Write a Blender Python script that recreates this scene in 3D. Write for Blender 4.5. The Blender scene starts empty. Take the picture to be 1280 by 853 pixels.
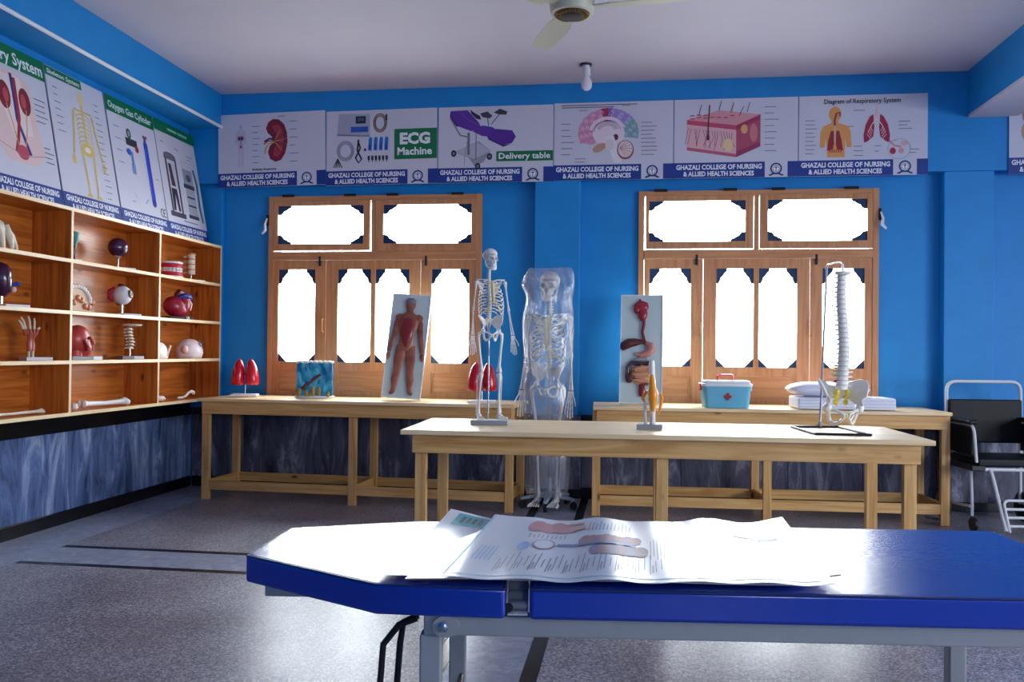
import bpy, bmesh, math, random
from mathutils import Vector, Matrix, noise
R = math.radians
sc = bpy.context.scene
col = sc.collection
random.seed(7)

# ------------------------------------------------------------------ camera
EYE = 1.16
YAW, PITCH, ROLL = 0.1368, 0.0117, 0.0107
cam_data = bpy.data.cameras.new('camera')
cam_data.sensor_width = 36.0
cam_data.lens = 36.0 * 1078.0 / 1280.0
cam_data.clip_start = 0.05
cam = bpy.data.objects.new('camera', cam_data)
col.objects.link(cam)
_r = Vector((math.cos(YAW), math.sin(YAW), 0)); _f = Vector((-math.sin(YAW), math.cos(YAW), 0)); _u = Vector((0, 0, 1))
_f2 = _f * math.cos(PITCH) + _u * math.sin(PITCH); _u2 = _u * math.cos(PITCH) - _f * math.sin(PITCH)
_r3 = _r * math.cos(ROLL) + _u2 * math.sin(ROLL); _u3 = _u2 * math.cos(ROLL) - _r * math.sin(ROLL)
cam.matrix_world = Matrix(((_r3.x, _u3.x, -_f2.x, 0), (_r3.y, _u3.y, -_f2.y, 0), (_r3.z, _u3.z, -_f2.z, EYE), (0, 0, 0, 1)))
sc.camera = cam

# ------------------------------------------------------------------ daylight and exposure
world = bpy.data.worlds.new('overcast_sky')
sc.world = world
world.use_nodes = True
bg = world.node_tree.nodes['Background']
bg.inputs['Color'].default_value = (0.90, 0.95, 1.0, 1)
bg.inputs['Strength'].default_value = 1.0
_nt = world.node_tree                                   # bright overcast sky above, paler sunlit ground below the horizon
_tc = _nt.nodes.new('ShaderNodeTexCoord'); _sp = _nt.nodes.new('ShaderNodeSeparateXYZ'); _mr = _nt.nodes.new('ShaderNodeMapRange')
_mr.inputs['From Min'].default_value = -0.25; _mr.inputs['From Max'].default_value = 0.15
_mr.inputs['To Min'].default_value = 12.0; _mr.inputs['To Max'].default_value = 30.0
_nt.links.new(_tc.outputs['Generated'], _sp.inputs[0]); _nt.links.new(_sp.outputs['Z'], _mr.inputs['Value']); _nt.links.new(_mr.outputs[0], bg.inputs['Strength'])
vs = sc.view_settings
vs.view_transform = 'Standard'; vs.look = 'None'; vs.gamma = 1.0; vs.use_curve_mapping = False
vs.exposure = -0.15
sc.cycles.use_denoising = True
sc.cycles.max_bounces = 10
sc.cycles.diffuse_bounces = 6
sc.cycles.glossy_bounces = 4
sc.cycles.transparent_max_bounces = 16
sc.cycles.sample_clamp_indirect = 6.0
sc.cycles.caustics_reflective = False
sc.cycles.caustics_refractive = False

def portal(name, loc, rot, sx, sy):
    d = bpy.data.lights.new(name, 'AREA'); d.shape = 'RECTANGLE'; d.size = sx; d.size_y = sy
    d.cycles.is_portal = True
    o = bpy.data.objects.new(name, d); col.objects.link(o); o.location = loc; o.rotation_euler = rot
# portals guide sky sampling through the openings (they give off no light themselves)
portal('sky_portal', (-2.09, 7.15, 1.75), (R(-90), 0, 0), 1.9, 1.6)
portal('sky_portal', (0.95, 7.15, 1.75), (R(-90), 0, 0), 1.9, 1.6)

# ------------------------------------------------------------------ materials
def lin(c):
    return tuple(((x / 255.0) / 12.92 if x / 255.0 <= 0.04045 else ((x / 255.0 + 0.055) / 1.055) ** 2.4) for x in c)
MATS = {}
def mat(name, rgb, rough=0.5, metal=0.0, spec=0.5, vary=0.0, vscale=8.0, bump=0.0, bscale=60.0, stretch=(1, 1, 1), rgb2=None, coat=0.0):
    if name in MATS: return MATS[name]
    m = bpy.data.materials.new(name); m.use_nodes = True
    nt = m.node_tree; b = nt.nodes['Principled BSDF']
    c = lin(rgb) + (1,)
    b.inputs['Base Color'].default_value = c
    b.inputs['Roughness'].default_value = rough
    b.inputs['Metallic'].default_value = metal
    b.inputs['Specular IOR Level'].default_value = spec
    if coat:
        b.inputs['Coat Weight'].default_value = coat; b.inputs['Coat Roughness'].default_value = 0.08
    if vary or bump:
        tc = nt.nodes.new('ShaderNodeTexCoord'); mp = nt.nodes.new('ShaderNodeMapping')
        mp.inputs['Scale'].default_value = stretch
        nt.links.new(tc.outputs['Object'], mp.inputs['Vector'])
    if vary:
        n = nt.nodes.new('ShaderNodeTexNoise'); n.inputs['Scale'].default_value = vscale; n.inputs['Detail'].default_value = 5
        nt.links.new(mp.outputs['Vector'], n.inputs['Vector'])
        r = nt.nodes.new('ShaderNodeValToRGB')
        r.color_ramp.elements[0].position = 0.3; r.color_ramp.elements[1].position = 0.7
        c2 = lin(rgb2) if rgb2 else tuple(x * (1 - vary) for x in c[:3])
        r.color_ramp.elements[0].color = tuple(c2) + (1,); r.color_ramp.elements[1].color = c
        nt.links.new(n.outputs['Fac'], r.inputs['Fac']); nt.links.new(r.outputs['Color'], b.inputs['Base Color'])
    if bump:
        n2 = nt.nodes.new('ShaderNodeTexNoise'); n2.inputs['Scale'].default_value = bscale; n2.inputs['Detail'].default_value = 3
        nt.links.new(mp.outputs['Vector'], n2.inputs['Vector'])
        bp = nt.nodes.new('ShaderNodeBump'); bp.inputs['Strength'].default_value = bump; bp.inputs['Distance'].default_value = 0.01
        nt.links.new(n2.outputs['Fac'], bp.inputs['Height']); nt.links.new(bp.outputs['Normal'], b.inputs['Normal'])
    MATS[name] = m
    return m

def wood(name, light, dark, axis, rough=0.45, knots=True):
    """pine with grain running along the given object axis"""
    if name in MATS: return MATS[name]
    m = bpy.data.materials.new(name); m.use_nodes = True
    nt = m.node_tree; N = nt.nodes.new; L = nt.links.new; b = nt.nodes['Principled BSDF']
    b.inputs['Roughness'].default_value = rough
    tc = N('ShaderNodeTexCoord'); oi = N('ShaderNodeObjectInfo'); mp = N('ShaderNodeMapping')
    s = [26, 26, 26]; s[axis] = 1.6
    mp.inputs['Scale'].default_value = s
    cb = N('ShaderNodeCombineXYZ'); mul = N('ShaderNodeMath'); mul.operation = 'MULTIPLY'; mul.inputs[1].default_value = 37.0
    L(oi.outputs['Random'], mul.inputs[0])
    for i in range(3): L(mul.outputs[0], cb.inputs[i])
    L(tc.outputs['Object'], mp.inputs['Vector']); L(cb.outputs[0], mp.inputs['Location'])
    n = N('ShaderNodeTexNoise'); n.inputs['Scale'].default_value = 1.0; n.inputs['Detail'].default_value = 6; n.inputs['Distortion'].default_value = 1.2
    L(mp.outputs[0], n.inputs['Vector'])
    r = N('ShaderNodeValToRGB'); r.color_ramp.elements[0].position = 0.32; r.color_ramp.elements[1].position = 0.62
    r.color_ramp.elements[0].color = lin(dark) + (1,); r.color_ramp.elements[1].color = lin(light) + (1,)
    L(n.outputs['Fac'], r.inputs['Fac'])
    out = r.outputs['Color']
    if knots:
        mp2 = N('ShaderNodeMapping'); s2 = [7, 7, 7]; s2[axis] = 3.2
        mp2.inputs['Scale'].default_value = s2
        L(tc.outputs['Object'], mp2.inputs['Vector']); L(cb.outputs[0], mp2.inputs['Location'])
        v = N('ShaderNodeTexVoronoi'); v.inputs['Scale'].default_value = 1.0
        L(mp2.outputs[0], v.inputs['Vector'])
        r2 = N('ShaderNodeValToRGB'); r2.color_ramp.elements[0].position = 0.05; r2.color_ramp.elements[1].position = 0.13
        r2.color_ramp.elements[0].color = (0.16, 0.09, 0.05, 1); r2.color_ramp.elements[1].color = (1, 1, 1, 1)
        L(v.outputs['Distance'], r2.inputs['Fac'])
        mx = N('ShaderNodeMix'); mx.data_type = 'RGBA'; mx.blend_type = 'MULTIPLY'; mx.inputs['Factor'].default_value = 0.85
        L(out, mx.inputs[6]); L(r2.outputs['Color'], mx.inputs[7]); out = mx.outputs[2]
    L(out, b.inputs['Base Color'])
    MATS[name] = m
    return m

def marble(name, a, bcol, c3, scale=3.0, rough=0.25):
    m = bpy.data.materials.new(name); m.use_nodes = True
    nt = m.node_tree; N = nt.nodes.new; L = nt.links.new; b = nt.nodes['Principled BSDF']
    b.inputs['Roughness'].default_value = rough
    tc = N('ShaderNodeTexCoord'); oi = N('ShaderNodeObjectInfo'); ad = N('ShaderNodeVectorMath'); ad.operation = 'ADD'
    mul = N('ShaderNodeMath'); mul.operation = 'MULTIPLY'; mul.inputs[1].default_value = 11.0
    L(oi.outputs['Random'], mul.inputs[0]); L(mul.outputs[0], ad.inputs[1]); L(tc.outputs['Object'], ad.inputs[0])
    mp = N('ShaderNodeMapping'); mp.inputs['Rotation'].default_value = (R(24), R(24), 0); mp.inputs['Scale'].default_value = (4.2, 4.2, 0.9)
    L(ad.outputs[0], mp.inputs['Vector'])
    n = N('ShaderNodeTexNoise'); n.inputs['Scale'].default_value = scale; n.inputs['Detail'].default_value = 9; n.inputs['Distortion'].default_value = 1.1; n.inputs['Roughness'].default_value = 0.7
    L(mp.outputs[0], n.inputs['Vector'])
    r = N('ShaderNodeValToRGB'); e = r.color_ramp.elements
    e[0].position = 0.30; e[0].color = lin(a) + (1,); e[1].position = 0.74; e[1].color = lin(c3) + (1,)
    k = e.new(0.52); k.color = lin(bcol) + (1,)
    L(n.outputs['Fac'], r.inputs['Fac']); L(r.outputs['Color'], b.inputs['Base Color'])
    MATS[name] = m
    return m

def terrazzo(name, base, dark, light, rough=0.3):
    m = bpy.data.materials.new(name); m.use_nodes = True
    nt = m.node_tree; N = nt.nodes.new; L = nt.links.new; b = nt.nodes['Principled BSDF']
    tc = N('ShaderNodeTexCoord')
    v = N('ShaderNodeTexVoronoi'); v.inputs['Scale'].default_value = 150; L(tc.outputs['Object'], v.inputs['Vector'])
    sep = N('ShaderNodeSeparateColor'); L(v.outputs['Color'], sep.inputs['Color'])
    r = N('ShaderNodeValToRGB'); e = r.color_ramp.elements
    e[0].position = 0.0; e[0].color = lin(dark) + (1,); e[1].position = 1.0; e[1].color = lin(light) + (1,)
    k = e.new(0.5); k.color = lin(base) + (1,)
    L(sep.outputs[0], r.inputs['Fac'])
    n = N('ShaderNodeTexNoise'); n.inputs['Scale'].default_value = 2.2; n.inputs['Detail'].default_value = 6
    L(tc.outputs['Object'], n.inputs['Vector'])
    r2 = N('ShaderNodeValToRGB'); r2.color_ramp.elements[0].position = 0.3; r2.color_ramp.elements[1].position = 0.7
    r2.color_ramp.elements[0].color = (0.62, 0.6, 0.62, 1); r2.color_ramp.elements[1].color = (1, 1, 1, 1)
    L(n.outputs['Fac'], r2.inputs['Fac'])
    mx = N('ShaderNodeMix'); mx.data_type = 'RGBA'; mx.blend_type = 'MULTIPLY'; mx.inputs['Factor'].default_value = 1
    L(r.outputs['Color'], mx.inputs[6]); L(r2.outputs['Color'], mx.inputs[7]); L(mx.outputs[2], b.inputs['Base Color'])
    mr = N('ShaderNodeMapRange'); mr.inputs['To Min'].default_value = rough - 0.06; mr.inputs['To Max'].default_value = rough + 0.14
    L(n.outputs['Fac'], mr.inputs['Value']); L(mr.outputs[0], b.inputs['Roughness'])
    MATS[name] = m
    return m

def clear(name, tint, gloss=0.06, rough=0.05, haze=0.0, bump=0.0):
    """thin clear sheet: straight-through light plus a sheen"""
    m = bpy.data.materials.new(name); m.use_nodes = True
    nt = m.node_tree; N = nt.nodes.new; L = nt.links.new
    nt.nodes.remove(nt.nodes['Principled BSDF']); out = nt.nodes['Material Output']
    t = N('ShaderNodeBsdfTransparent'); t.inputs['Color'].default_value = tint + (1,)
    g = N('ShaderNodeBsdfGlossy'); g.inputs['Roughness'].default_value = rough
    lw = N('ShaderNodeLayerWeight'); lw.inputs['Blend'].default_value = 0.25
    mr = N('ShaderNodeMapRange'); mr.inputs['To Min'].default_value = gloss; mr.inputs['To Max'].default_value = min(1, gloss * 5)
    L(lw.outputs['Fresnel'], mr.inputs['Value'])
    mx = N('ShaderNodeMixShader'); L(mr.outputs[0], mx.inputs[0]); L(t.outputs[0], mx.inputs[1]); L(g.outputs[0], mx.inputs[2])
    last = mx
    if haze:
        d = N('ShaderNodeBsdfDiffuse'); d.inputs['Color'].default_value = (0.85, 0.88, 0.92, 1)
        tl = N('ShaderNodeBsdfTranslucent'); tl.inputs['Color'].default_value = (0.85, 0.88, 0.92, 1)
        ms = N('ShaderNodeMixShader'); ms.inputs[0].default_value = 0.5; L(d.outputs[0], ms.inputs[1]); L(tl.outputs[0], ms.inputs[2])
        m2 = N('ShaderNodeMixShader'); L(mx.outputs[0], m2.inputs[1]); L(ms.outputs[0], m2.inputs[2])
        n = N('ShaderNodeTexNoise'); n.inputs['Scale'].default_value = 9; n.inputs['Detail'].default_value = 5; n.inputs['Distortion'].default_value = 2.0
        tc = N('ShaderNodeTexCoord'); mp = N('ShaderNodeMapping'); mp.inputs['Scale'].default_value = (1.6, 1.6, 0.35)
        L(tc.outputs['Object'], mp.inputs['Vector']); L(mp.outputs[0], n.inputs['Vector'])
        r = N('ShaderNodeValToRGB'); r.color_ramp.elements[0].position = 0.45; r.color_ramp.elements[1].position = 0.75
        r.color_ramp.elements[0].color = (haze * 0.3,) * 3 + (1,); r.color_ramp.elements[1].color = (haze * 2.2,) * 3 + (1,)
        L(n.outputs['Fac'], r.inputs['Fac']); L(r.outputs['Color'], m2.inputs[0]); last = m2
        if bump:
            bp = N('ShaderNodeBump'); bp.inputs['Strength'].default_value = bump; bp.inputs['Distance'].default_value = 0.02
            L(n.outputs['Fac'], bp.inputs['Height']); L(bp.outputs['Normal'], g.inputs['Normal'])
    L(last.outputs[0], out.inputs['Surface'])
    MATS[name] = m
    return m

BLUE = mat('blue_wall_paint', (8, 138, 212), 0.55, vary=0.10, vscale=5, bump=0.12, bscale=35)
WHITE_PAINT = mat('white_ceiling_paint', (208, 203, 214), 0.7, vary=0.06, vscale=2, bump=0.05, bscale=20)
PINE = [wood('pine_%s' % 'xyz'[i], (220, 176, 112), (188, 136, 74), i) for i in range(3)]
SHELFW = [wood('shelf_pine_%s' % 'xyz'[i], (208, 122, 46), (158, 78, 26), i, 0.3) for i in range(3)]
EDGE = [wood('pale_pine_edge_%s' % 'xyz'[i], (240, 214, 168), (226, 190, 138), i, 0.4, False) for i in range(3)]
WIN = [wood('window_wood_%s' % 'xyz'[i], (206, 146, 98), (184, 122, 76), i, 0.35, False) for i in range(3)]
MARBLE_BLUE_LIT = marble('blue_lit_marble', (36, 44, 72), (98, 120, 166), (190, 204, 232), 1.5, 0.24)  # left-wall slabs: bluish cast of the light mixed into the stone colour
MARBLE_GREY = marble('grey_violet_marble', (34, 33, 46), (88, 88, 106), (176, 176, 192), 1.5, 0.26)  # back-wall slabs: greyer version without the blue light cast
BAND = marble('pale_floor_marble', (112, 118, 140), (150, 156, 176), (190, 194, 208), 3.2, 0.28)
BLACK_STONE = mat('black_stone', (16, 15, 20), 0.25, vary=0.3, vscale=20)
TERRAZZO = terrazzo('terrazzo', (140, 137, 148), (88, 84, 96), (200, 198, 208), 0.32)
GLASS = clear('window_glass', (0.97, 0.99, 0.99), 0.04, 0.02)
FILM = clear('clear_polythene', (0.96, 0.98, 1.0), 0.11, 0.16, 0.15, 0.6)
NAVY_GLASS = mat('navy_painted_glass', (24, 52, 92), 0.3)
BONE = mat('ivory_bone_plastic', (226, 218, 200), 0.42, vary=0.12, vscale=30, rgb2=(205, 190, 164))
BONE_W = mat('white_bone_plastic', (232, 230, 226), 0.4, vary=0.1, vscale=25)
CARTILAGE = mat('yellow_cartilage', (226, 206, 150), 0.45)
STEEL = mat('bright_steel', (200, 202, 208), 0.22, 1.0)
GREY_METAL = mat('grey_painted_steel', (158, 160, 162), 0.42, vary=0.06, vscale=30)
WHITE_METAL = mat('white_painted_steel', (208, 212, 216), 0.35)
BLUE_GREY = mat('blue_grey_painted_steel', (158, 178, 196), 0.4)
DARK_METAL = mat('dark_steel', (46, 44, 48), 0.4, 0.6)
BLACK_PL = mat('black_plastic', (14, 14, 18), 0.4)
BLACK_VINYL = mat('black_vinyl', (13, 14, 22), 0.5, spec=0.25, bump=0.1, bscale=80)
VINYL = mat('royal_blue_vinyl', (5, 54, 166), 0.26, spec=0.75, bump=0.06, bscale=45)
WHITE_PL = mat('white_plastic', (228, 230, 234), 0.4)
GREY_PL = mat('grey_plastic', (150, 152, 156), 0.5)
BOARD = mat('white_poster_board', (207, 206, 220), 0.45)
PAPER = mat('glossy_print_paper', (222, 224, 230), 0.22, spec=0.5)
BROWN_PAPER = mat('brown_paper_edge', (128, 92, 84), 0.7)
CREAM = mat('cream_enamel', (206, 204, 178), 0.35)
GOLD = mat('gold_trim', (190, 150, 40), 0.3, 0.9)
def ink(r, g, b):
    return mat('ink_%d_%d_%d' % (r, g, b), (r, g, b), 0.45)
def plas(name, rgb, rough=0.3): return mat(name, rgb, rough, coat=0.2)

# ------------------------------------------------------------------ mesh helpers
class MB:
    """collects polygons, builds one mesh object"""
    def __init__(s): s.v = []; s.f = []; s.mi = []; s.mats = []; s.cur = 0; s.M = None
    def use(s, m):
        if m not in s.mats: s.mats.append(m)
        s.cur = s.mats.index(m); return s
    def add(s, vs_, fs):
        o = len(s.v)
        for p in vs_:
            p = Vector(p)
            s.v.append(s.M @ p if s.M is not None else p)
        for f in fs: s.f.append([i + o for i in f]); s.mi.append(s.cur)
        return s
    def box(s, c, d, rot=None, taper=1.0):
        hx, hy, hz = d[0] / 2, d[1] / 2, d[2] / 2
        P = [Vector((x * hx * (taper if z > 0 else 1), y * hy * (taper if z > 0 else 1), z * hz)) for z in (-1, 1) for y in (-1, 1) for x in (-1, 1)]
        if rot is not None: P = [rot @ p for p in P]
        P = [p + Vector(c) for p in P]
        return s.add(P, [(0, 2, 3, 1), (4, 5, 7, 6), (0, 1, 5, 4), (2, 6, 7, 3), (0, 4, 6, 2), (1, 3, 7, 5)])
    def bb(s, x0, x1, y0, y1, z0, z1):
        return s.box(((x0 + x1) / 2, (y0 + y1) / 2, (z0 + z1) / 2), (x1 - x0, y1 - y0, z1 - z0))
    def prism(s, poly, h0, h1, plane='xy'):
        n = len(poly)
        def P(a, b, h): return {'xy': (a, b, h), 'xz': (a, h, b), 'yz': (h, a, b)}[plane]
        vs_ = [P(a, b, h0) for a, b in poly] + [P(a, b, h1) for a, b in poly]
        fs = [list(range(n))[::-1], list(range(n, 2 * n))] + [(i, (i + 1) % n, n + (i + 1) % n, n + i) for i in range(n)]
        return s.add(vs_, fs)
    def tube(s, pts, rad, n=8, flat=None, caps=True):
        pts = [Vector(p) for p in pts]
        if not hasattr(rad, '__len__'): rad = [rad] * len(pts)
        t0 = (pts[1] - pts[0]).normalized()
        ref = Vector((0, 0, 1)) if abs(t0.z) < 0.9 else Vector((1, 0, 0))
        nrm = t0.cross(ref).normalized()
        vs_ = []; k = len(pts)
        for i, p in enumerate(pts):
            if i == 0: t = pts[1] - pts[0]
            elif i == k - 1: t = pts[-1] - pts[-2]
            else: t = (pts[i + 1] - pts[i]).normalized() + (pts[i] - pts[i - 1]).normalized()
            t.normalize()
            nrm = (nrm - t * nrm.dot(t)).normalized(); bi = t.cross(nrm)
            for j in range(n):
                a = 2 * math.pi * j / n
                q = nrm * math.cos(a) * rad[i] + bi * math.sin(a) * rad[i]
                if flat: q = Vector((q.x * flat[0], q.y * flat[1], q.z * flat[2]))
                vs_.append(p + q)
        fs = [(i * n + j, i * n + (j + 1) % n, (i + 1) * n + (j + 1) % n, (i + 1) * n + j) for i in range(k - 1) for j in range(n)]
        if caps: fs += [list(range(n))[::-1], [(k - 1) * n + j for j in range(n)]]
        return s.add(vs_, fs)
    def lathe(s, prof, n=20, c=(0, 0, 0), sx=1, sy=1, rot=None):
        vs_ = []
        for r_, z in prof:
            for j in range(n):
                a = 2 * math.pi * j / n
                p = Vector((r_ * math.cos(a) * sx, r_ * math.sin(a) * sy, z))
                if rot is not None: p = rot @ p
                vs_.append(p + Vector(c))
        k = len(prof)
        fs = [(i * n + j, i * n + (j + 1) % n, (i + 1) * n + (j + 1) % n, (i + 1) * n + j) for i in range(k - 1) for j in range(n)]
        fs += [list(range(n))[::-1], [(k - 1) * n + j for j in range(n)]]
        return s.add(vs_, fs)
    def ell(s, c, r_, rot=None, nu=14, nv=9, disp=None):
        vs_ = []; c = Vector(c)
        if not hasattr(r_, '__len__'): r_ = (r_, r_, r_)
        for i in range(nv + 1):
            th = math.pi * i / nv
            for j in range(nu):
                ph = 2 * math.pi * j / nu
                d = Vector((math.sin(th) * math.cos(ph), math.sin(th) * math.sin(ph), math.cos(th)))
                q = Vector((d.x * r_[0], d.y * r_[1], d.z * r_[2]))
                if disp: q = disp(d, q)
                if rot is not None: q = rot @ q
                vs_.append(c + q)
        fs = [(i * nu + j, (i + 1) * nu + j, (i + 1) * nu + (j + 1) % nu, i * nu + (j + 1) % nu) for i in range(nv) for j in range(nu)]
        return s.add(vs_, fs)
    def surf(s, fn, nu, nv, thick=0.0):
        P = [[Vector(fn(i / nu, j / nv)) for j in range(nv + 1)] for i in range(nu + 1)]
        W = nv + 1
        top = [p for row in P for p in row]
        fs = [(i * W + j, (i + 1) * W + j, (i + 1) * W + j + 1, i * W + j + 1) for i in range(nu) for j in range(nv)]
        if not thick: return s.add(top, fs)
        bot = []
        for i in range(nu + 1):
            for j in range(nv + 1):
                du = P[min(i + 1, nu)][j] - P[max(i - 1, 0)][j]; dv = P[i][min(j + 1, nv)] - P[i][max(j - 1, 0)]
                n_ = du.cross(dv)
                n_ = n_.normalized() if n_.length > 1e-12 else Vector((0, 0, 1))
                bot.append(P[i][j] - n_ * thick)
        K = len(top)
        fs += [tuple(K + q for q in f[::-1]) for f in fs[:]]
        rim = [i * W for i in range(nu + 1)] + [nu * W + j for j in range(1, nv + 1)] + [i * W + nv for i in range(nu - 1, -1, -1)] + [j for j in range(nv - 1, 0, -1)]
        fs += [(rim[i], rim[(i + 1) % len(rim)], K + rim[(i + 1) % len(rim)], K + rim[i]) for i in range(len(rim))]
        return s.add(top + bot, fs)
    def mesh(s, name, smooth=False):
        me = bpy.data.meshes.new(name)
        me.from_pydata([tuple(p) for p in s.v], [], s.f)
        for m in s.mats: me.materials.append(m)
        me.polygons.foreach_set('material_index', s.mi)
        me.update()
        bm = bmesh.new(); bm.from_mesh(me); bmesh.ops.remove_doubles(bm, verts=bm.verts, dist=1e-6); bmesh.ops.recalc_face_normals(bm, faces=bm.faces); bm.to_mesh(me); bm.free()
        if smooth:
            me.shade_smooth(); me.set_sharp_from_angle(angle=R(42))
        return me
    def build(s, name, parent=None, smooth=False, bevel=0.0, seg=2):
        return link(name, s.mesh(name, smooth), parent, bevel, seg)

def link(name, me, parent=None, bevel=0.0, seg=2):
    o = bpy.data.objects.new(name, me); col.objects.link(o)
    if parent: o.parent = parent
    if bevel:
        b = o.modifiers.new('bevel', 'BEVEL'); b.width = bevel; b.segments = seg; b.limit_method = 'ANGLE'; b.angle_limit = R(40)
        b.harden_normals = False
    return o
def empty(name, loc=(0, 0, 0), rz=0.0, kind=None):
    o = bpy.data.objects.new(name, None); col.objects.link(o); o.location = loc; o.rotation_euler = (0, 0, rz)
    o.empty_display_size = 0.05
    if kind: o['kind'] = kind
    return o
def thing(name, label, cat, loc=(0, 0, 0), rz=0.0, group=None):
    o = empty(name, loc, rz); tag(o, label, cat, group); return o
def tag(o, label, cat, group=None):
    o['label'] = label; o['category'] = cat
    if group: o['group'] = group
    return o
def struct(o): o['kind'] = 'structure'; return o
def B(m, *a): return MB().use(m).bb(*a)
def bone(mb, p, q, r, e=1.7, n=8):
    p, q = Vector(p), Vector(q)
    T = [0, .03, .09, .2, .5, .8, .91, .97, 1]; K = [.6 * e, e, e * .92, 1.05, .9, 1.05, e * .92, e, .6 * e]
    return mb.tube([p.lerp(q, t) for t in T], [r * k for k in K], n)
def rotz(a): return Matrix.Rotation(a, 3, 'Z')
def rotx(a): return Matrix.Rotation(a, 3, 'X')
def roty(a): return Matrix.Rotation(a, 3, 'Y')

# ================================================================== THE ROOM
XL, YB, ZC = -3.68, 6.86, 3.273      # left wall, back wall, ceiling
XR, YF = 6.0, -2.6                   # right wall, wall behind the photographer

def holes(mb, a0, a1, b0, b1, rects, h0, h1, plane):
    """a plate with rectangular openings; a,b are the plate axes, h the thickness axis"""
    A = sorted({a0, a1} | {x for r in rects for x in r[:2]}); Bs = sorted({b0, b1} | {x for r in rects for x in r[2:]})
    for i in range(len(A) - 1):
        run = None
        for j in range(len(Bs) - 1):
            ca, cb = (A[i] + A[i + 1]) / 2, (Bs[j] + Bs[j + 1]) / 2
            open_ = any(r[0] < ca < r[1] and r[2] < cb < r[3] for r in rects)
            if not open_: run = (run[0], Bs[j + 1]) if run else (Bs[j], Bs[j + 1])
            if (open_ or j == len(Bs) - 2) and run:
                if plane == 'xz': mb.bb(A[i], A[i + 1], h0, h1, run[0], run[1])
                else: mb.bb(h0, h1, A[i], A[i + 1], run[0], run[1])
                run = None
    return mb

WX = [-2.995, 0.053]                 # left edges of the two windows
WW, WZ0, WZ1 = 1.80, 0.70, 2.425
wall_back = struct(holes(MB().use(BLUE), XL - 0.2, XR + 0.2, 0, ZC + 0.1, [(x, x + WW, WZ0, WZ1) for x in WX], YB, YB + 0.24, 'xz').build('wall_back'))
wall_left = struct(B(BLUE, XL - 0.2, XL, YF - .2, YB, 0, ZC + .1).build('wall_left'))
RW = [(-1.0, 0.6, 0.9, 2.4), (1.6, 3.6, 0.9, 2.4)]
wall_right = struct(holes(MB().use(BLUE), YF - .2, YB, 0, ZC + .1, RW, XR, XR + 0.2, 'yz').build('wall_right'))
FILL_OPENING = [(1.3, 1.75, 1.1, 2.1)]  # unseen opening behind the camera, added to let in front fill light
wall_front = struct(holes(MB().use(BLUE), XL - .2, XR + .2, 0, ZC + .1, FILL_OPENING, YF - .2, YF, 'xz').build('wall_front'))
for a, b_, c, d in RW: portal('sky_portal', (XR + .25, (a + b_) / 2, (c + d) / 2), (R(90), 0, R(90)), b_ - a, d - c)
for a, b_, c, d in FILL_OPENING: portal('sky_portal', ((a + b_) / 2, YF - .25, (c + d) / 2), (R(90), 0, 0), b_ - a, d - c)
ceiling = struct(B(WHITE_PAINT, XL - .2, XR + .2, YF - .2, YB + .2, ZC, ZC + .15).build('ceiling'))

# beams and pillars (painted plaster)
struct(B(BLUE, XL, XR, YB - .10, YB, 2.53, ZC).build('trim_1', bevel=.004))
struct(B(BLUE, XL, -3.39, YF, YB - .10, 2.985, ZC).build('trim_2', bevel=.006))
mb = MB().use(BLUE).bb(2.455, 2.80, YF, YB - .10, 2.945, ZC); mb.use(WHITE_PAINT).bb(2.457, 2.798, YF, YB - .102, 2.925, 2.945)
struct(mb.build('trim_3'))
struct(B(BLUE, -0.761, -0.401, YB - .10, YB, .66, 2.53).build('trim_4', bevel=.006))
struct(B(BLUE, 2.294, 2.644, YB - .10, YB, .66, 2.53).build('trim_5', bevel=.006))
struct(B(BLUE, XL, -3.40, YB - .05, YB, .66, 2.53).build('trim_6', bevel=.006))
# white conduit along the lower edge of the left beam
struct(MB().use(WHITE_PL).tube([(-3.385, y, 2.992 + .004 * math.sin(y * 2.1)) for y in [YF + i * (YB - .10 - YF) / 30 for i in range(31)]], .013, 8).build('trim_7', smooth=True))

# marble wainscot slabs, black border, black skirting
def slabs_y(parent, x0, x1, cuts, z0, z1):
    for a, b_ in zip(cuts, cuts[1:]): B(MARBLE_BLUE_LIT, x0, x1, a + .0015, b_ - .0015, z0, z1).build('marble_slab', parent, bevel=.002, seg=1)
def slabs_x(parent, y0, y1, cuts, z0, z1):
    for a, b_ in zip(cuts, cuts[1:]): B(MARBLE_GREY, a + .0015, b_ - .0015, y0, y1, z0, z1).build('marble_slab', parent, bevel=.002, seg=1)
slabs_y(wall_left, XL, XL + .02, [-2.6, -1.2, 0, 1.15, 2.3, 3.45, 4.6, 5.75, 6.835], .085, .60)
B(BLACK_STONE, XL, XL + .026, YF, YB - .03, .60, .70).build('border_strip', wall_left, bevel=.003)
struct(B(BLACK_STONE, XL, XL + .026, YF, YB - .03, 0, .083).build('baseboard_left', bevel=.003))
xs = [XL + .022, -3.2, -2.45, -1.6, -.78]
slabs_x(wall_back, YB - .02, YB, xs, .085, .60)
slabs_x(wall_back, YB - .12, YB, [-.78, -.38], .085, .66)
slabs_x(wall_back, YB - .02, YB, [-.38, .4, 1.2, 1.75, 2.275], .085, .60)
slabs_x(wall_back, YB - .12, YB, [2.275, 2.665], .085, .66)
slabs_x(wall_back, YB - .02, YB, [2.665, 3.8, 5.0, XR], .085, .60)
for a, b_ in ((XL + .03, -.78), (-.38, 2.275), (2.665, XR)):
    B(BLACK_STONE, a, b_, YB - .03, YB, .60, .66).build('border_strip', wall_back, bevel=.003)
struct(B(BLACK_STONE, XL + .03, XR, YB - .026, YB, 0, .083).build('baseboard_back', bevel=.003))

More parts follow.
